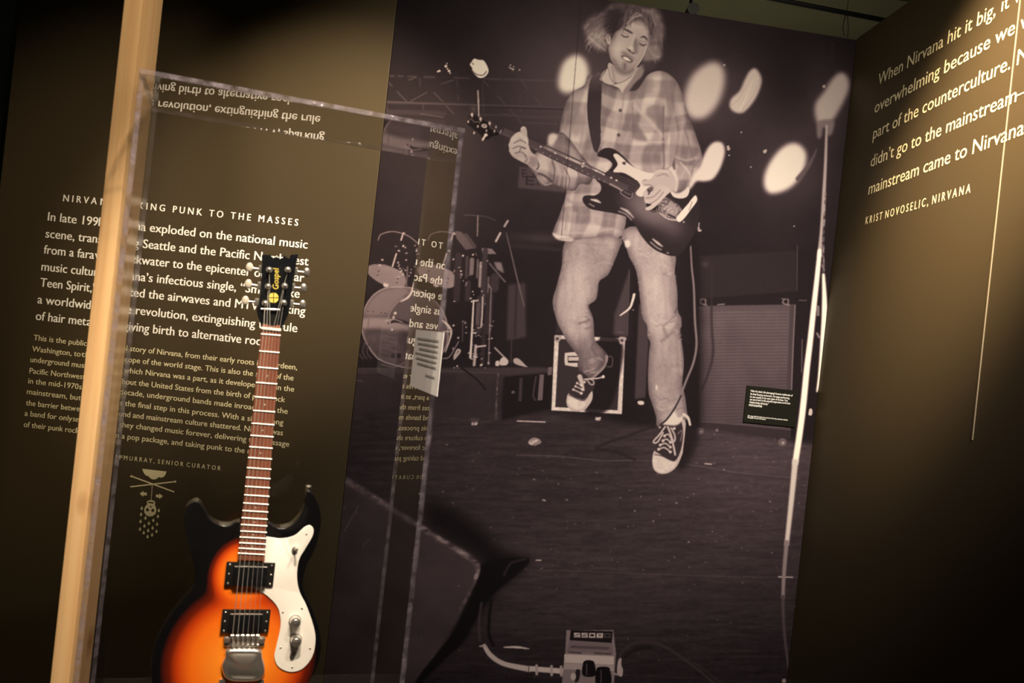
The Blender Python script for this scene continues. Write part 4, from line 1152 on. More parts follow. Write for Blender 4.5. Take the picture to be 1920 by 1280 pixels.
    for pts in ([(1208, 347), (1220, 347), (1224, 352)], [(1212, 371), (1226, 368), (1238, 356)], [(1218, 382), (1232, 374), (1244, 360)], [(1206, 338), (1211, 337)], [(1232, 330), (1246, 326), (1252, 330)]):
        line(pts, 1.5, 96, soft=1, a=.75)
    line([(1214, 355), (1218, 360), (1216, 364)], 2.6, 50, a=.9)
    line([(1228, 324), (1238, 320), (1252, 322)], 4, 190, soft=2, a=.6)
    # blurred sleeve end beyond the arm
    m = mask([(1300, 328), (1312, 312), (1318, 296), (1328, 276), (1340, 266), (1354, 268), (1359, 282), (1356, 300), (1348, 320), (1336, 336), (1320, 340), (1306, 340), (1296, 352), (1288, 356)], 5)
    lay(m, 198, LAMP0 + 9)


def paint():
    paint_background()
    paint_backline()
    paint_lights()
    paint_foreground()
    paint_guitarist()
    line([(1090, -20), (1088, 18), (1075, 173), (1062, 330), (1053, 440)], 1.5, 34, a=.55)      # butt joint between two drops of the print
    line([(1053, 440), (1010, 960), (985, 1280)], 1.1, 30, a=.22)
    g = np.random.default_rng(5).normal(0, 1, T.shape).astype(np.float32)
    t = T + blur(g, 1) * 5 * .4
    return np.clip(t, 4, 255)

# ------------------------------------------------------------------ lettering
_jobs = []      # (temp object, callback)


def temp_text(body, bold):
    cu = bpy.data.curves.new('lettering', 'FONT')
    cu.body = body
    cu.size = 1.0
    cu.resolution_u = 3
    o = bpy.data.objects.new('lettering_source', cu)
    COL.objects.link(o)
    return o


class Lettering:
    """lines of lettering on a plane, collected and set as one mesh per block"""
    def __init__(self, plane, name, mat, off, em, bold, parent, pitch=1.0):
        self.__dict__.update(plane=plane, name=name, mat=mat, off=off, em=em, bold=bold, parent=parent, rows=[], pitch=pitch)

    def row(self, body, p0, p1, tail='', em=None, level=None):
        self.rows.append((body, p0, p1, temp_text(body, self.bold), temp_text(body + tail, self.bold) if tail else None, em or self.em))
        return self

    def finish(self, dg):
        V, Fc = [], []
        for body, p0, p1, ob, full, em in self.rows:
            def grab(o):
                me = bpy.data.meshes.new_from_object(o.evaluated_get(dg))
                co = np.zeros(len(me.vertices) * 3)
                me.vertices.foreach_get('co', co)
                fs = [tuple(p.vertices) for p in me.polygons]
                bpy.data.meshes.remove(me)
                return co.reshape(-1, 3), fs
            co, fs = grab(ob)
            x0, x1 = co[:, 0].min(), co[:, 0].max()
            if full:
                co, fs = grab(full)
            a, b = self.plane.hit(*p0, self.off), self.plane.hit(*p1, self.off)
            k = (b[0] - a[0]) / (x1 - x0)
            h = (b[1] - a[1]) / (b[0] - a[0])
            for n_, sh in enumerate((-self.bold * 0.9, 0.0, self.bold * 0.9)):     # a heavier weight: the strokes widened sideways
                base = len(V)
                for x, y, _z in co:
                    s = a[0] + (x - x0) * k
                    V.append((s + sh * em, self.off - n_ * 0.00004, a[1] + (s - a[0]) * h + y * em))
                Fc += [tuple(i + base for i in f) for f in fs]
            for t in (ob, full):
                if t:
                    cu = t.data
                    bpy.data.objects.remove(t)
                    bpy.data.curves.remove(cu)
        me = bpy.data.meshes.new(self.name)
        me.from_pydata(V, [], Fc)
        bm = bmesh.new()
        bm.from_mesh(me)
        bm.normal_update()
        for f in bm.faces:
            if f.normal.y > 0:
                f.normal_flip()
        bm.to_mesh(me)
        bm.free()
        return link(self.name, me, self.parent, [self.mat])


M_WHITE_INK = material('white_vinyl_lettering', (0.86, 0.84, 0.78), 0.5)
M_CREAM_INK = material('cream_vinyl_lettering', (0.70, 0.64, 0.40), 0.5)
PXM = 3.62 / F_PX

intro = empty('wall_text', 'white and cream introduction text lettered on the dark left wall', 'wall text')
PL_TEXT.put(intro)
BLOCKS = []
H = Lettering(PL_TEXT, 'heading', M_WHITE_INK, -0.0012, 18.5 * PXM, 0.024, intro)
H.row('N I R V A', (118.3, 377), (181, 383)).row('NA: TA', (188, 384), (254, 390)).row('K I N G   P U N K   T O   T H E   M A S S E S', (259.3, 391), (558.3, 423.3))
H.parent = intro
BLOCKS.append(H)
L = Lettering(PL_TEXT, 'lead_paragraph', M_WHITE_INK, -0.0012, 24 * PXM, 0.017, intro)
for left, mid, right, xa, xb, xc, xd, ya, yd, tail in (
        ('In late 199', '1, Nirva', 'na exploded on the national music', 89.3, 183, 253, 576, 413.3, 466, ''),
        ('scene, tra', 'nsformin', 'g Seattle and the Pacific Northwest', 85, 171.7, 250.7, 577.7, 445, 497.7, ''),
        ('from a fara', 'way ba', 'ckwater to the epicenter of popular', 81.7, 175.7, 245.7, 569.3, 475, 528.3, ''),
        ('music cult', 'ure. Nirv', 'ana\u2019s infectious single, \u201cSmells Like', 77.3, 164, 242.7, 561, 506.7, 558.3, ''),
        ('Teen Spirit', ',\u201d domina', 'ted the airwaves and MTV, sparking', 75, 167.7, 241.7, 571.7, 536.7, 590.7, ''),
        ('a worldwi', 'de grung', 'e revolution, extinguishing the rule', 70, 159, 236.7, 556.7, 568.3, 622.8, ''),
        ('of hair met', 'al and', 'giving birth to alternative roc', 66.7, 160.7, 230.7, 488, 599.3, 647.3, 'k.')):
    yy = lambda x: ya + (yd - ya) * (x - xa) / (xd - xa)
    L.row(left, (xa, ya), (xb, yy(xb))).row(mid, (xb + 1.5, yy(xb)), (xc - 4, yy(xc - 4))).row(right, (xc, yy(xc)), (xd, yd), tail)
BLOCKS.append(L)
B = Lettering(PL_TEXT, 'body_paragraph', M_CREAM_INK, -0.0012, 15.2 * PXM, 0.011, intro)
for left, mid, right, xa, xb, xc, xd, ya, yd, tail in (
        ('This is the publi', 'c and person', 'al story of Nirvana, from their early roots in Aberdeen,', 62.7, 155.3, 230, 556.7, 637.3, 693.3, ''),
        ('Washington, to', 'the grand', 'scope of the world stage. This is also the story of the', 60, 150.7, 228.3, 550, 658.3, 713.3, ''),
        ('underground m', 'usic scene o', 'f which Nirvana was a part, as it developed within the', 56.7, 143.3, 224.3, 551, 678.3, 734.3, ''),
        ('Pacific Northwe', 'st and throu', 'ghout the United States from the birth of punk rock', 55, 148.3, 221.7, 534, 699.3, 754, ''),
        ('in the mid-1970', 's. For over a', 'decade, underground bands made inroads into the', 52.7, 146.7, 224, 539, 718.3, 775.7, ''),
        ('mainstream, bu', 't Nirvana w', 'as the final step in this process. With a single song', 50, 145, 217.7, 530.7, 738.3, 796.7, ''),
        ('the barrier betw', 'een undergr', 'ound and mainstream culture shattered. Nirvana was', 48.3, 141.7, 215, 530, 759.3, 816, ''),
        ('a band for only', 'seven years, bu', 't they changed music forever, delivering the message', 46, 135, 214, 541.7, 779, 837.3, ''),
        ('of their punk roc', 'k roots', 'in a pop package, and taking punk to the', 44.3, 140, 213.3, 458.3, 800, 849.3, ' masses.')):
    yy = lambda x: ya + (yd - ya) * (x - xa) / (xd - xa)
    B.row(left, (xa, ya), (xb, yy(xb))).row(mid, (xb + 1.5, yy(xb)), (xc - 3, yy(xc - 3))).row(right, (xc, yy(xc)), (xd, yd), tail)
BLOCKS.append(B)
Y = Lettering(PL_TEXT, 'byline', M_CREAM_INK, -0.0012, 12.0 * PXM, 0.012, intro)
Y.row('M', (216.7, 860), (225.2, 861)).row('c', (226.5, 857.6), (230.8, 858), em=9 * PXM).row('M U R R A Y ,  S E N I O R  C U R A T O R', (232, 861.7), (413.3, 881.7))
BLOCKS.append(Y)

quote = empty('wall_quotation', 'large cream quotation lettered across the dark right wall', 'wall text')
PL_QUOTE.put(quote)
QM = 3.78 / F_PX
Q = Lettering(PL_QUOTE, 'quotation', M_CREAM_INK, -0.0012, 31.0 * QM, 0.008, quote)
Q.row('When Nirvana hit it big,', (1645.8, 160.7), (1866, 29), ' it was')
Q.row('overwhelming because we', (1639.3, 212.5), (1901.7, 63), ' were')
Q.row('part of the counterculture.', (1636.4, 261), (1893.4, 129.4), ' Nirvana')
Q.row('didn\u2019t go to the mainstream', (1632, 313.4), (1905, 190.5), '\u2014the')
Q.row('mainstream came to Nirvana', (1628, 365), (1919, 251.6), '.')
BLOCKS.append(Q)
A_ = Lettering(PL_QUOTE, 'attribution', M_CREAM_INK, -0.0012, 19.5 * QM, 0.022, quote)
A_.row('K R I S T  N O V O S E L I C ,  N I R V A N A', (1622.4, 420.6), (1819, 361))
BLOCKS.append(A_)

# caption plaque fixed to the mural
plq = empty('caption_plaque', 'small black caption plaque mounted low on the right side of the mural', 'plaque')
PL_MURAL.put(plq)
c_ = [PL_MURAL.hit(*p, -0.008) for p in ((1400.5, 722), (1498, 733), (1490, 801), (1394, 791))]
s0, s1 = (c_[0][0] + c_[3][0]) / 2, (c_[1][0] + c_[2][0]) / 2
z0, z1 = (c_[2][1] + c_[3][1]) / 2, (c_[0][1] + c_[1][1]) / 2
bm = bmesh.new()
add_box(bm, (s0, -0.008, z0), (s1, -0.0006, z1), 0.0008)
from_bm('plate', bm, material('black_plaque', (0.008, 0.008, 0.005), 0.6, 0, 0.1), plq)
P_ = Lettering(PL_MURAL, 'caption', M_WHITE_INK, -0.0088, 5.4 * 3.83 / F_PX, 0.012, plq)
for body, x0, y0, x1, y1 in (
        ('\u201cAfter his death, this photograph became emblematic of', 1406.8, 734, 1486, 743),
        ('his final floating movement. On stage performing,', 1407, 739.8, 1480.5, 748),
        ('he was usually in his own state of nirvana. You', 1406.3, 745, 1476.5, 752.5),
        ('can see it here in the peaceful expression on his face', 1405.8, 750, 1481.5, 757.8),
        ('despite being mid-jump.\u201d', 1405.3, 755, 1441, 759.2),
        ('PHOTOGRAPHER', 1404.2, 760.8, 1428.8, 763.6)):
    P_.row(body, (x0, y0), (x1, y1))
P_.row('On stage with the band at a concert in the city, nineteen nineties', (1402, 780.2), (1477, 788.4), em=4.0 * 3.83 / F_PX)
P_.row('Photograph on loan to the museum', (1401.6, 783.4), (1435.4, 787), em=4.0 * 3.83 / F_PX)
BLOCKS.append(P_)

bpy.context.view_layer.update()
_dg = bpy.context.evaluated_depsgraph_get()
for b_ in BLOCKS:
    b_.finish(_dg)

# ------------------------------------------------------------------ the mobile emblem under the text
emblem = empty('wall_emblem', 'cream skull mobile emblem with cloud and raindrops below the text', 'emblem')
PL_TEXT.put(emblem)
EO = -0.0012


def flat_shape(name, polys, m, parent, off=EO, plane=PL_TEXT):
    bm = bmesh.new()
    for pts in polys:
        add_outline(bm, [plane.hit(*p, off) for p in pts], off, off + 0.0008)
    return from_bm(name, bm, m, parent)


def z4(x, y):
    return (x / 3.0, 600 + y / 3.0)


def ell(cx, cy, rx, ry, n=20):
    return [(cx + rx * math.cos(2 * math.pi * k / n), cy + ry * math.sin(2 * math.pi * k / n)) for k in range(n)]


def bar(a, b, w):
    d = Vector((b[0] - a[0], b[1] - a[1])).normalized()
    n = Vector((-d.y, d.x)) * w / 2
    return [(a[0] + n.x, a[1] + n.y), (b[0] + n.x, b[1] + n.y), (b[0] - n.x, b[1] - n.y), (a[0] - n.x, a[1] - n.y)]


Z = lambda pts: [z4(*p) for p in pts]
flat_shape('cloud', [Z([(800, 836), (936, 851), (930, 870), (918, 883), (904, 886), (893, 882), (880, 893), (862, 896), (846, 890), (836, 878), (820, 873), (808, 858)])], M_CREAM_INK, emblem)
flat_shape('crossed_stick', [Z(bar((740, 878), (980, 966), 7)), Z(ell(740, 878, 8, 6))], M_CREAM_INK, emblem)
flat_shape('crossed_stick', [Z(bar((733, 937), (984, 908), 7)), Z(ell(984, 908, 7, 6))], M_CREAM_INK, emblem, EO - 0.0006)
flat_shape('string', [Z(ell(856 - k * .8, 932 + k * 11, 4, 3, 8)) for k in range(8)], M_CREAM_INK, emblem)
flat_shape('arrow', [Z([(786, 976), (806, 960), (806, 968), (826, 970), (826, 986), (806, 984), (806, 993)])], M_CREAM_INK, emblem)
flat_shape('arrow', [Z([(916, 990), (896, 974), (896, 982), (877, 980), (877, 996), (896, 998), (896, 1006)])], M_CREAM_INK, emblem)
flat_shape('skull', [Z([(826, 1020), (836, 1013), (862, 1014), (873, 1022), (870, 1040), (876, 1050), (880, 1070), (874, 1090), (860, 1101), (842, 1104), (824, 1098), (812, 1082), (811, 1062), (818, 1046), (828, 1036)])], M_CREAM_INK, emblem)
flat_shape('skull_face', [Z(ell(829, 1066, 8, 9)), Z(ell(859, 1069, 8, 9)), Z([(848, 1042), (854, 1052), (841, 1051)]), Z(bar((834, 1024), (864, 1028), 7))], M_DARK, emblem, EO - 0.0008)
for cx, cy in ((797, 1058), (893, 1070), (793, 1092), (888, 1103), (818, 1112), (862, 1125), (790, 1132), (837, 1142), (883, 1147), (812, 1157), (858, 1168), (787, 1175), (833, 1183), (880, 1187), (808, 1195), (855, 1207), (830, 1217)):
    flat_shape('raindrop', [Z([(cx + 1, cy - 12), (cx + 6, cy), (cx + 6, cy + 6), (cx, cy + 10), (cx - 6, cy + 6), (cx - 6, cy)])], M_CREAM_INK, emblem)

# ------------------------------------------------------------------ the mural: the print laid on its wall as a fine coloured sheet
M_PRINT = material('photographic_print', (0.5, 0.5, 0.5), 0.7, 0, 0.03)
_at = M_PRINT.node_tree.nodes.new('ShaderNodeVertexColor')
_at.layer_name = 'print'
M_PRINT.node_tree.links.new(_at.outputs['Color'], M_PRINT.node_tree.nodes['Principled BSDF'].inputs['Base Color'])


def srgb_to_linear(c):
    return np.where(c <= 0.04045, c / 12.92, ((c + 0.055) / 1.055) ** 2.4)


def lay_print():
    tone = paint()
    cell = 1.25 * 3.76 / F_PX
    nx, nz = int(MURAL_W / cell), int(WALL_H / cell)
    s = np.linspace(0.0015, MURAL_W - 0.001, nx + 1)
    z = np.linspace(0.0, WALL_H, nz + 1)
    SS, ZZ = np.meshgrid(s, z)
    # where each point of the sheet falls in the print's own drawing
    wx = PL_MURAL.o.x + SS * PL_MURAL.ex.x
    wy = PL_MURAL.o.y + SS * PL_MURAL.ex.y
    u, v = wx / wy * F_PX, -(ZZ - EYE) / wy * F_PX
    px, py = u * CR - v * SR + 960 - PX0 - .5, u * SR + v * CR + 640 - PY0 - .5
    px, py = np.clip(px, 0, PW - 2), np.clip(py, 0, PH - 2)
    ix, iy = px.astype(int), py.astype(int)
    fx, fy = px - ix, py - iy
    t = (tone[iy, ix] * (1 - fx) + tone[iy, ix + 1] * fx) * (1 - fy) + (tone[iy + 1, ix] * (1 - fx) + tone[iy + 1, ix + 1] * fx) * fy
    k = t / 255.0
    rgb = np.stack([t * (1.06 - .06 * k), t * (0.86 + .12 * k), t * (0.93 - 0.06 * k)], -1) / 255.0
    rgb = srgb_to_linear(np.clip(rgb, 0, 1)) * INK
    cols = np.concatenate([rgb, np.ones(rgb.shape[:2] + (1,))], -1).reshape(-1, 4).astype(np.float32)
    co = np.stack([SS, np.zeros_like(SS), ZZ], -1).reshape(-1, 3).astype(np.float32)
    gi = np.arange((nx + 1) * (nz + 1)).reshape(nz + 1, nx + 1)
    quads = np.stack([gi[:-1, :-1], gi[:-1, 1:], gi[1:, 1:], gi[1:, :-1]], -1).reshape(-1, 4)
    ids = ID[iy, ix][:-1, :-1].reshape(-1)
    mural = empty('photo_mural', 'tall black and white concert photograph of a leaping guitarist covering the back wall', 'mural')
    PL_MURAL.put(mural)
    names = {0: 'printed_backdrop', GUITARIST: 'printed_guitarist', PGUITAR: 'printed_guitar', DRUMS: 'printed_drum_kit', CABINET: 'printed_speaker_cabinet', CASE: 'printed_flight_case',
             MONITOR: 'printed_stage_monitor', PEDAL: 'printed_effects_pedal', POLE: 'printed_pole', FLOOR: 'printed_stage_floor', RISER: 'printed_drum_riser'}
    names.update({LAMP0 + k: 'printed_stage_light' for k in range(10)})
    made = {}
    for i, nm in names.items():
        q = quads[ids == i]
        if len(q) == 0:
            continue
        used, inv = np.unique(q, return_inverse=True)
        me = bpy.data.meshes.new(nm)
        me.vertices.add(len(used))
        me.vertices.foreach_set('co', co[used].reshape(-1))
        me.loops.add(len(q) * 4)
        me.polygons.add(len(q))
        me.loops.foreach_set('vertex_index', inv.reshape(-1).astype(np.int32))
        me.polygons.foreach_set('loop_start', np.arange(0, len(q) * 4, 4, dtype=np.int32))
        me.polygons.foreach_set('loop_total', np.full(len(q), 4, np.int32))
        ca = me.color_attributes.new('print', 'FLOAT_COLOR', 'POINT')
        ca.data.foreach_set('color', cols[used].reshape(-1))
        me.update()
        me.validate()
        made[i] = link(nm, me, mural, [M_PRINT])
    made[PGUITAR].parent = made[GUITARIST]
    made[GUITARIST]['label'] = 'printed guitarist in a plaid shirt and torn jeans leaping in canvas shoes'
    made[PGUITAR]['label'] = 'dark printed electric guitar with white pickguard'
    made[CASE]['label'] = 'printed flight case with pale metal edges'


INK = np.array([0.80, 0.80, 0.88])
lay_print()

# ------------------------------------------------------------------ wooden post
M_PINE = wood_material('pine', (0.64, 0.43, 0.23), (0.54, 0.33, 0.16), (0.30, 0.14, 0.05))
PY_ = 1.685
xl = ray(168, 640)[0]
POST_X0, POST_X1 = -792 / F_PX * PY_, -757 / F_PX * PY_
bm = bmesh.new()
add_box(bm, (POST_X0, PY_, 0.0), (POST_X1, PY_ + 0.089, CEIL), 0.002)
post = from_bm('wooden_post', bm, M_PINE, None, 40)
props(post, 'bare pine stud standing upright beside the clear display case', 'post')

# ------------------------------------------------------------------ display case
M_CLEAR = acrylic_material('clear_acrylic', (0.975, 0.975, 0.985), 0.038, 0.0)
M_WEAK_MIRROR = acrylic_material('weak_mirror_acrylic', (0.95, 0.95, 0.95), 0.038, 0.12, 0.42)  # same clear sheet, its mirror image weakened and blurred to subdue reflected lettering
M_RIM = acrylic_edge_material('acrylic_rim')
case = empty('display_case', 'clear acrylic display case enclosing the sunburst guitar', 'display case')
PL_CASE.put(case, 0, 0, CASE_Z)
HC = CASE_TOP - CASE_Z
t = CASE_T
for nm, lo, hi in (('front_panel', (0, 0, 0), (CASE_W, t, HC - t)), ('back_panel', (0, CASE_D - t, 0), (CASE_W, CASE_D, HC - t)),
                   ('side_panel', (0, t, 0), (t, CASE_D - t, HC - t)), ('side_panel', (CASE_W - t, t, 0), (CASE_W, CASE_D - t, HC - t)), ('top_panel', (0, 0, HC - t), (CASE_W, CASE_D, HC))):
    bm = bmesh.new()
    g = 0.0002
    add_box(bm, [a + g for a in lo], [b - g for b in hi], 0, 0, 1)
    from_bm(nm, bm, [M_WEAK_MIRROR if nm == 'side_panel' and lo[0] == 0 else M_CLEAR, M_RIM], case)
bm = bmesh.new()
add_box(bm, (0.01, 0.01, 0), (CASE_W - 0.01, CASE_D - 0.01, CASE_Z - 0.03), 0.003)
add_box(bm, (0, 0, CASE_Z - 0.03), (CASE_W, CASE_D, CASE_Z), 0.003)
ped = from_bm('display_pedestal', bm, material('dark_pedestal_paint', (0.02, 0.016, 0.010), 0.5))
PL_CASE.put(ped)
props(ped, 'dark pedestal under the clear display case', 'pedestal')

# object label standing against the right side panel, read through the acrylic
PL_SIDE = Plane(PL_CASE.world(CASE_W, 0, 0).x, PL_CASE.world(CASE_W, 0, 0).y, 18.2 + 90)   # x runs away from the viewer along the right panel
lab = empty('object_label', 'small pale label card on the right side of the display case', 'label')
PL_SIDE.put(lab)
c_ = [PL_SIDE.hit(*p, 0.011) for p in ((831, 620), (779, 620), (770, 726), (822, 741))]
s0, s1 = sorted(((c_[0][0] + c_[3][0]) / 2, (c_[1][0] + c_[2][0]) / 2))
z1, z0 = (c_[0][1] + c_[1][1]) / 2, (c_[2][1] + c_[3][1]) / 2
bm = bmesh.new()
add_box(bm, (s0, 0.0105, z0), (s1, 0.0115, z1))
from_bm('card', bm, material('pale_card', (0.66, 0.66, 0.74), 0.6), lab)
bm = bmesh.new()
for k in range(6):
    zz = z1 - (z1 - z0) * (.16 + .085 * k)
    add_box(bm, (s0 + (s1 - s0) * .12, 0.0117, zz), (s0 + (s1 - s0) * (.92 - .06 * (k % 3)), 0.0121, zz + (z1 - z0) * .03))
add_box(bm, (s0 + (s1 - s0) * .12, 0.0117, z1 - (z1 - z0) * .74), (s0 + (s1 - s0) * .45, 0.0121, z1 - (z1 - z0) * .715))
from_bm('print', bm, material('grey_print', (0.28, 0.28, 0.30), 0.6), lab)

# ------------------------------------------------------------------ the sunburst guitar
guitar = empty('electric_guitar', 'sunburst electric guitar with white pickguard and rosewood neck inside the clear case', 'guitar')
PL_GUITAR.put(guitar)


def gp(px, py, off=0.0):
    return PL_GUITAR.hit(px, py, off)


def z5(x, y):
    return (60 + x / 3.3103, 900 + y / 3.3103)


def z6(x, y):
    return (400 + x / 3.2, 450 + y / 3.2)


def outline(pts, conv, off=0.0, n=4, curve=True):
    q = [conv(*p) for p in pts]
    if curve:
        q = smooth(q, n)
    return [gp(p[0], p[1], off) for p in q]


def ident(x, y):
    return (x, y)


M_CHROME = material('chrome', (0.86, 0.84, 0.80), 0.25, 0.92)
M_FRET = material('nickel_fret', (0.95, 0.93, 0.88), 0.45, 0.6)
M_BLK_GLOSS = material('black_lacquer', (0.006, 0.007, 0.009), 0.08, 0, 0.6, 0.6)
M_BLK_PLASTIC = material('black_plastic', (0.012, 0.012, 0.012), 0.22)
M_WHITE_PLASTIC = material('white_plastic', (0.86, 0.85, 0.82), 0.3)
M_ROSEWOOD = wood_material('rosewood', (0.20, 0.065, 0.035), (0.13, 0.04, 0.022), (0.11, 0.035, 0.02))
M_YELLOW = material('gold_logo', (0.66, 0.53, 0.10), 0.45)
M_PEARL = material('pearl_button', (0.46, 0.43, 0.37), 0.15)
M_STEEL = material('steel_string', (0.9, 0.88, 0.84), 0.4, 0.8)

# sunburst lacquer: amber heart, red band, black rim
M_BURST = material('sunburst_lacquer', (0.5, 0.1, 0.0), 0.12, 0, 0.5, 0.7)
nt = M_BURST.node_tree
tc = nt.nodes.new('ShaderNodeTexCoord')
ds = []
for (cx, cy, rx, ry) in ((456, 1078, 66, 74), (450, 1240, 142, 150)):
    c, e = gp(cx, cy), (gp(cx + rx, cy)[0] - gp(cx, cy)[0], gp(cx, cy - ry)[1] - gp(cx, cy)[1])
    mp = nt.nodes.new('ShaderNodeMapping')
    mp.inputs['Location'].default_value = (-c[0] / e[0], 0, -c[1] / e[1])
    mp.inputs['Scale'].default_value = (1 / e[0], 0, 1 / e[1])
    ln = nt.nodes.new('ShaderNodeVectorMath')
    ln.operation = 'LENGTH'
    nt.links.new(tc.outputs['Object'], mp.inputs['Vector'])
    nt.links.new(mp.outputs['Vector'], ln.inputs[0])
    ds.append(ln.outputs['Value'])
sm = nt.nodes.new('ShaderNodeMath')
sm.operation = 'SMOOTH_MIN'
sm.inputs[2].default_value = 0.35
nt.links.new(ds[0], sm.inputs[0])
nt.links.new(ds[1], sm.inputs[1])
rp = nt.nodes.new('ShaderNodeValToRGB')
el = rp.color_ramp.elements
el[0].position, el[0].color = 0.30, (0.95, 0.27, 0.022, 1)
el[1].position, el[1].color = 1.0, (0.004, 0.004, 0.005, 1)
for pos, c in ((0.62, (0.86, 0.16, 0.010, 1)), (0.78, (0.52, 0.05, 0.006, 1)), (0.88, (0.13, 0.012, 0.004, 1))):
    q = el.new(pos)
    q.color = c
nt.links.new(sm.outputs[0], rp.inputs['Fac'])
nt.links.new(rp.outputs['Color'], nt.nodes['Principled BSDF'].inputs['Base Color'])

body_px = [(366, 940), (352, 948), (346, 963), (345.5, 980), (350, 1003), (357.5, 1036), (364, 1062), (366, 1085), (358, 1107), (340, 1130), (316, 1158), (297, 1190), (286, 1222), (282, 1255), (287, 1290), (303, 1322), (335, 1345),
           (385, 1357), (440, 1358), (500, 1345), (548, 1318), (580, 1278), (598, 1240), (602, 1205), (596, 1172), (584, 1140), (571, 1111), (568, 1087), (576, 1057), (590, 1030), (599, 1000), (602, 972), (598, 948), (588, 928),
           (579, 920), (573.5, 930), (571, 950), (560, 972), (544, 987), (522, 990), (500, 981), (494, 990), (452, 990), (449.7, 979), (432, 985), (412, 984.5), (394, 974), (383, 957), (375, 944)]
bm = bmesh.new()
add_outline(bm, outline(body_px, ident, 0, 4), 0.0, 0.040, 0.0165, 6, True)
from_bm('body', bm, M_BURST, guitar, 50)

# neck and fretboard
NY = -0.007
nut_l, nut_r, end_l, end_r = (490.5, 614), (526.8, 617), (445.6, 1050), (494.4, 1052)
bm = bmesh.new()
add_outline(bm, [gp(*p, NY) for p in (nut_l, nut_r, end_r, end_l)], NY, NY + 0.006, 0.0008, 1)
fb = from_bm('fretboard', bm, M_ROSEWOOD, guitar)
bm = bmesh.new()
add_outline(bm, [gp(*p) for p in ((491.5, 606), (526, 609), (494, 1010), (451, 1010))], NY + 0.0062, 0.012, 0.004, 2, True)
from_bm('neck', bm, M_ROSEWOOD, guitar, 50)
zl, zr = gp(489.5, 626, NY), gp(526, 629, NY)
brl, brr = gp(429.5, 1197, NY), gp(486, 1199, NY)


def along(f):
    """left and right ends across the strings' fan at a fraction of the scale from the zero fret"""
    return ((zl[0] + (brl[0] - zl[0]) * f, zl[1] + (brl[1] - zl[1]) * f), (zr[0] + (brr[0] - zr[0]) * f, zr[1] + (brr[1] - zr[1]) * f))


for n in range(0, 23):
    a, b = along(1 - 2 ** (-n / 12))
    bm = bmesh.new()
    add_rod(bm, (a[0], NY - 0.0004, a[1]), (b[0], NY - 0.0004, b[1]), 0.0015, 8)
    from_bm('fret', bm, M_FRET, fb, 60)
for f in (3, 5, 7, 9, 15, 17, 19, 21):
    (a, b), (c, d) = along(1 - 2 ** (-(f - .5) / 12))
    bm = bmesh.new()
    add_rod(bm, ((a + c) / 2, NY - .0004, (b + d) / 2), ((a + c) / 2, NY + .001, (b + d) / 2), 0.0016, 10)
    from_bm('position_dot', bm, M_PEARL, fb)
bm = bmesh.new()
a, b = gp(490, 615, NY), gp(527, 618, NY)
add_box(bm, (a[0], NY - 0.003, a[1] - 0.002), (b[0], NY + .004, a[1] + .003), 0.0006)
from_bm('nut', bm, M_WHITE_PLASTIC, guitar)

# headstock with its notched end
hs = [(292, 88), (318, 87), (345, 88), (350, 98), (362, 106), (374, 103), (380, 96), (388, 106), (402, 112), (416, 108), (424, 93), (432, 93), (440, 103), (452, 108), (460, 100), (464, 87), (486, 86), (509, 84),
      (500, 130), (489, 190), (477, 260), (467, 330), (461, 380), (456, 430), (440, 470), (421, 505), (410, 526), (350, 524), (290, 520), (280, 490), (264, 448), (259, 418), (272, 388), (284, 300), (291, 200), (294, 140)]
HY = 0.0015
bm = bmesh.new()
add_outline(bm, outline(hs, z6, HY, 1, False), HY, HY + 0.014, 0.0012, 2)
head = from_bm('headstock', bm, M_BLK_GLOSS, guitar, 45)
bm = bmesh.new()
a, b = gp(*z6(285, 412), HY), gp(*z6(400, 418), HY)
add_rod(bm, (a[0], HY - 0.003, a[1]), (b[0], HY - 0.003, b[1]), 0.0022, 10)
from_bm('string_bar', bm, M_CHROME, head, 60)
bm = bmesh.new()
add_outline(bm, outline([(330, 470), (352, 452), (376, 470), (384, 512), (325, 508)], z6, HY, 3), HY - 0.002, HY + 0.001, 0.0006, 1)
from_bm('truss_rod_cover', bm, M_BLK_PLASTIC, head)
bm = bmesh.new()
for ang in range(4):
    c = z6(361, 346)
    pts = [gp(c[0] + .7 * math.copysign(1, math.cos(q)) + 8.6 * math.cos(q), c[1] + .7 * math.copysign(1, math.sin(q)) + 8.6 * math.sin(q), HY) for q in np.linspace(ang * math.pi / 2 + .02, (ang + 1) * math.pi / 2 - .02, 8)]
    pts.append(gp(c[0] + .7 * math.copysign(1, math.cos((ang + .5) * math.pi / 2)), c[1] + .7 * math.copysign(1, math.sin((ang + .5) * math.pi / 2)), HY))
    add_outline(bm, pts, HY - 0.0008, HY)
from_bm('maker_badge', bm, M_YELLOW, head)
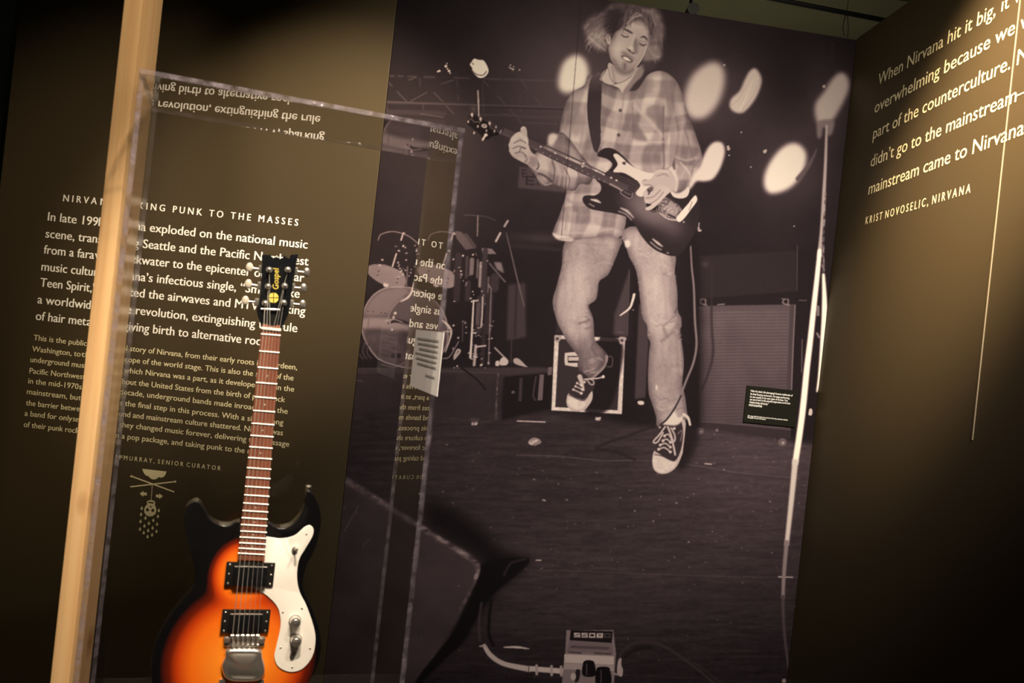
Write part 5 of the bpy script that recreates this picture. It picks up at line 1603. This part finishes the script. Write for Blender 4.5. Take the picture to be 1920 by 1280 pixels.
# the maker's name runs up the headstock
lt = temp_text('Gospel', 0.012)
bpy.context.view_layer.update()
me = bpy.data.meshes.new_from_object(lt.evaluated_get(bpy.context.evaluated_depsgraph_get()))
p0, p1 = gp(*z6(390, 296), HY), gp(*z6(392, 172), HY)
cx = [v.co.x for v in me.vertices]
k = (p1[1] - p0[1]) / (max(cx) - min(cx))
for v in me.vertices:
    x, y = v.co.x - min(cx), v.co.y
    v.co = (p0[0] + (p1[0] - p0[0]) * x / (max(cx) - min(cx)) - y * k * 1.1, HY - 0.0008, p0[1] + x * k)
me.name = 'maker_name'
cu = lt.data
bpy.data.objects.remove(lt)
bpy.data.curves.remove(cu)
link('maker_name', me, head, [M_YELLOW])
posts = [z6(*p) for p in ((310, 378), (328, 278), (335, 178), (447, 178), (428, 275), (422, 375))]
for i, p in enumerate(posts):
    a = gp(*p, HY)
    bm = bmesh.new()
    add_rod(bm, (a[0], HY - 0.010, a[1]), (a[0], HY + 0.004, a[1]), 0.0034, 14)
    add_rod(bm, (a[0], HY - 0.002, a[1]), (a[0], HY + 0.0002, a[1]), 0.0062, 16)
    add_ball(bm, (a[0], HY - 0.010, a[1]), 0.0042, 1, .6, 1)
    tn = from_bm('tuner', bm, M_CHROME, head, 50)
    sd = -1 if i < 3 else 1
    edge = a[0] + sd * (0.021 if sd > 0 else 0.020)
    bm = bmesh.new()
    add_box(bm, (min(a[0], edge) if sd > 0 else edge, HY + 0.0145, a[1] - 0.008), (edge if sd > 0 else a[0], HY + 0.022, a[1] + 0.008), 0.002)
    add_rod(bm, (edge, HY + 0.018, a[1]), (edge + sd * 0.012, HY + 0.018, a[1]), 0.0022, 10)
    from_bm('tuner_housing', bm, M_CHROME, tn, 50)
    bm = bmesh.new()
    add_ball(bm, (edge + sd * 0.017, HY + 0.018, a[1] + 0.001), 0.010, .72, .4, .95)
    from_bm('tuner_button', bm, M_PEARL if sd < 0 else M_CHROME, tn, 60)

# pickguard, pickups, controls
GY = -0.0022
pg = [(1722, 278), (1742, 292), (1748, 318), (1736, 358), (1692, 430), (1656, 500), (1645, 598), (1660, 690), (1700, 770), (1740, 880), (1760, 980), (1742, 1090), (1682, 1168), (1605, 1190), (1532, 1160), (1505, 1100), (1514, 1040),
      (1540, 925), (1541, 850), (1520, 782), (1460, 718), (1400, 682), (1362, 655), (1440, 655), (1442, 500), (1455, 350), (1530, 362), (1590, 357), (1640, 337), (1690, 292)]
bm = bmesh.new()
q = smooth([z5(*p) for p in pg[:22]], 4, False)
q = [tuple(p) for p in q] + [z5(*p) for p in pg[22:27]] + [tuple(p) for p in smooth([z5(*p) for p in pg[26:] + pg[:1]], 4, False)[1:-1]]
add_outline(bm, [gp(*p, GY) for p in q], GY, -0.0002, 0.0005, 1)
guard = from_bm('pickguard', bm, M_WHITE_PLASTIC, guitar, 40)
for p in ((1703, 335), (1675, 797), (1557, 820), (1543, 1040), (1726, 1045), (1615, 1162)):
    a = gp(*z5(*p), GY)
    bm = bmesh.new()
    add_ball(bm, (a[0], GY, a[1]), 0.0022, 1, .45, 1)
    from_bm('screw', bm, M_CHROME, guard, 60)


def pickup(c4, parent):
    pts = [gp(*z5(*p), 0) for p in c4]
    x0, x1 = (pts[0][0] + pts[3][0]) / 2, (pts[1][0] + pts[2][0]) / 2
    z1_, z0_ = (pts[0][1] + pts[1][1]) / 2, (pts[2][1] + pts[3][1]) / 2
    bm = bmesh.new()
    add_box(bm, (x0, -0.006, z0_), (x1, 0.0, z1_), 0.0016)
    pk = from_bm('pickup', bm, M_BLK_PLASTIC, parent, 40)
    w, h = x1 - x0, z1_ - z0_
    bm = bmesh.new()
    add_box(bm, (x0 + w * .16, -0.011, z0_ + h * .02), (x1 - w * .16, -0.0058, z1_ - h * .12), 0.0022)
    from_bm('pickup_cover', bm, M_BLK_GLOSS, pk, 40)
    bm = bmesh.new()
    add_rod(bm, (x0 + w * .17, -0.0105, z1_ - h * .16), (x1 - w * .17, -0.0105, z1_ - h * .16), 0.0012, 8)
    from_bm('chrome_bar', bm, M_CHROME, pk)
    for (ax, az) in ((.07, .10), (.07, .5), (.07, .88), (.93, .10), (.93, .5), (.93, .88)):
        bm = bmesh.new()
        add_ball(bm, (x0 + w * ax, -0.006, z0_ + h * az), 0.0022, 1, .5, 1)
        from_bm('screw', bm, M_CHROME, pk, 60)


pickup(((1205, 503), (1506, 508), (1500, 655), (1195, 650)), guitar)
pickup(((1182, 796), (1478, 800), (1470, 946), (1168, 940)), guitar)
# selector switch
a = gp(*z5(1632, 426), GY)
bm = bmesh.new()
add_rod(bm, (a[0], GY - 0.004, a[1]), (a[0], GY, a[1]), 0.0058, 18)
sw = from_bm('selector_switch', bm, M_CHROME, guitar, 50)
bm = bmesh.new()
add_rod(bm, (a[0], GY - 0.003, a[1]), (a[0] + 0.0005, GY - 0.018, a[1] + 0.004), 0.0016, 8, 0.0024)
add_ball(bm, (a[0] + 0.0005, GY - 0.019, a[1] + 0.0045), 0.0032)
from_bm('switch_tip', bm, M_CHROME, sw, 60)
for p in ((1632, 868), (1637, 985)):
    a = gp(*z5(*p), GY)
    bm = bmesh.new()
    add_rod(bm, (a[0], GY - 0.003, a[1]), (a[0], GY, a[1]), 0.0118, 28)
    kn = from_bm('control_knob', bm, M_CHROME, guitar, 40)
    bm = bmesh.new()
    add_rod(bm, (a[0], GY - 0.017, a[1]), (a[0], GY - 0.003, a[1]), 0.0098, 28, 0.0108)
    add_ball(bm, (a[0], GY - 0.017, a[1]), 0.0074, 1, .28, 1)
    from_bm('knob_cap', bm, M_CHROME, kn, 40)
a = gp(*z5(1617, 1076), GY)
bm = bmesh.new()
add_rod(bm, (a[0], GY - 0.004, a[1]), (a[0], GY, a[1]), 0.0058, 6)
add_rod(bm, (a[0], GY - 0.006, a[1]), (a[0], GY, a[1]), 0.0042, 16)
jk = from_bm('output_jack', bm, M_CHROME, guitar, 40)
bm = bmesh.new()
add_rod(bm, (a[0], GY - 0.0062, a[1]), (a[0], GY - 0.005, a[1]), 0.0026, 14)
from_bm('jack_hole', bm, M_BLK_PLASTIC, jk)
# bridge with six saddles, tailpiece
bm = bmesh.new()
add_outline(bm, outline([(1200, 965), (1320, 960), (1438, 968), (1442, 1000), (1420, 1028), (1215, 1028), (1194, 1000)], z5, 0, 3), -0.005, -0.0003, 0.0015, 2)
bridge = from_bm('bridge', bm, M_CHROME, guitar, 50)
sad = []
for k in range(6):
    x = 1244 + k * 31.5
    a = gp(*z5(x, 966), -0.010)
    sad.append(a)
    bm = bmesh.new()
    add_rod(bm, (a[0] - 0.003, -0.0095, a[1]), (a[0] + 0.003, -0.0095, a[1]), 0.0036, 12)
    c = gp(*z5(x, 1022), -0.008)
    add_rod(bm, (a[0], -0.008, a[1]), (c[0], -0.008, c[1]), 0.0013, 8)
    add_ball(bm, (c[0], -0.0075, c[1]), 0.0034)
    from_bm('saddle', bm, M_CHROME, bridge, 60)
bm = bmesh.new()
add_dome(bm, outline([(1210, 1040), (1320, 1034), (1418, 1042), (1432, 1090), (1446, 1150), (1440, 1205), (1400, 1236), (1310, 1242), (1225, 1234), (1188, 1200), (1176, 1140), (1196, 1090)], z5, 0, 4),
         ((1.0, -0.0003), (1.0, -0.005), (.97, -0.0085), (.90, -0.0115), (.84, -0.0122), (.80, -0.0118), (.72, -0.0135), (.55, -0.0158), (.35, -0.0172), (.15, -0.0178)))
tail = from_bm('tailpiece', bm, M_CHROME, guitar, 60)
for p in ((1208, 992), (1424, 996)):
    a = gp(*z5(*p), -0.006)
    bm = bmesh.new()
    add_rod(bm, (a[0], -0.009, a[1]), (a[0], -0.002, a[1]), 0.005, 16)
    from_bm('bridge_post', bm, M_CHROME, bridge, 50)
for p in ((1180, 1250), (1420, 1252)):
    a = gp(*z5(*p), 0)
    bm = bmesh.new()
    add_box(bm, (a[0] - 0.006, -0.004, a[1] - 0.012), (a[0] + 0.006, 0.0, a[1] + 0.006), 0.001)
    from_bm('tailpiece_foot', bm, M_CHROME, tail)
# strings
for k in range(6):
    w = (0.00062, 0.0005, 0.00042, 0.0003, 0.00025, 0.00022)[k] * 1.15
    n0 = (zl[0] + (zr[0] - zl[0]) * (.1 + .16 * k), zl[1] + (zr[1] - zl[1]) * (.1 + .16 * k) + 0.010)
    pa = gp(*posts[k], HY)
    bm = bmesh.new()
    s_ = sad[k]
    add_rod(bm, (s_[0], -0.0132, s_[1]), (n0[0], NY - 0.0036, n0[1]), w, 6)
    add_rod(bm, (n0[0], NY - 0.0036, n0[1]), (pa[0], HY - 0.005, pa[1]), w, 6)
    tl = gp(*z5(1248 + k * 30, 1060), -0.015)
    add_rod(bm, (s_[0], -0.0132, s_[1]), (tl[0], -0.0135, tl[1]), w, 6)
    from_bm('string', bm, M_STEEL, guitar, 60)
# strap buttons
a = gp(579.5, 918, 0)
bm = bmesh.new()
add_rod(bm, (a[0], 0.018, a[1] - 0.006), (a[0], 0.018, a[1] + 0.003), 0.0032, 12)
add_rod(bm, (a[0], 0.018, a[1] + 0.003), (a[0], 0.018, a[1] + 0.006), 0.0062, 16, 0.005)
from_bm('strap_button', bm, M_CHROME, guitar, 50)
# low stand that carries it
a = gp(430, 1358, 0)
stand = empty('guitar_stand', 'low black cradle under the sunburst guitar', 'stand')
PL_GUITAR.put(stand)
bm = bmesh.new()
add_box(bm, (a[0] - 0.12, -0.05, CASE_Z), (a[0] + 0.12, 0.08, CASE_Z + 0.012), 0.002)
from_bm('base', bm, M_BLACK, stand)
for sx in (-0.05, 0.05):
    bm = bmesh.new()
    add_box(bm, (a[0] + sx - 0.012, -0.008, CASE_Z + 0.012), (a[0] + sx + 0.012, 0.048, a[1] - 0.0005), 0.002)
    from_bm('cradle', bm, M_BLACK, stand)

# ------------------------------------------------------------------ fittings under the ceiling above the mural
def ceiling_thing(name, label, cat, build, m):
    bm = bmesh.new()
    build(bm)
    return props(from_bm(name, bm, m, None, 40), label, cat)


def at(px, py, d):
    rx, rz = ray(px, py)
    return Vector((rx * d, d, EYE + rz * d))


p, q = at(1440, -4, 4.35), at(1668, 40, 4.35)
d_ = (q - p)
ceiling_thing('cable_conduit', 'black conduit running across under the ceiling above the mural', 'conduit', lambda bm: add_rod(bm, p - d_ * 3, q + d_ * 1.5, 0.012, 12), M_BLACK)
c = at(1297, 21, 4.5)
sp = empty('ceiling_spotlight', 'small round dark spotlight under the ceiling above the mural', 'spotlight')
sp.location = c
bm = bmesh.new()
add_rod(bm, (0, -0.04, 0), (0, 0.10, 0.01), 0.030, 20, 0.024)
from_bm('lamp_head', bm, material('dark_grey_enamel', (0.02, 0.02, 0.016), 0.6), sp, 40)
bm = bmesh.new()
add_rod(bm, (0, 0.06, 0.02), (0, 0.06, CEIL - c.z), 0.008, 10)
from_bm('stem', bm, M_BLACK, sp)
w0 = at(1583, 68, 4.2)
bm = bmesh.new()
pts = [Vector((0, 0, 0)), Vector((-.012, 0, .045)), Vector((-.006, 0, .10)), Vector((0.004, 0, .10)), Vector((.016, 0, .04)), Vector((.016, 0, -.005))]
for u_, v_ in zip(pts, pts[1:]):
    add_rod(bm, w0 + u_, w0 + v_, 0.0022, 6)
add_rod(bm, w0 + Vector((0, 0, .10)), Vector((w0.x, w0.y, 4.05)), 0.0015, 6)
props(from_bm('hanging_wire', bm, M_BLACK), 'thin looped wire hanging above the corner of the mural', 'wire')
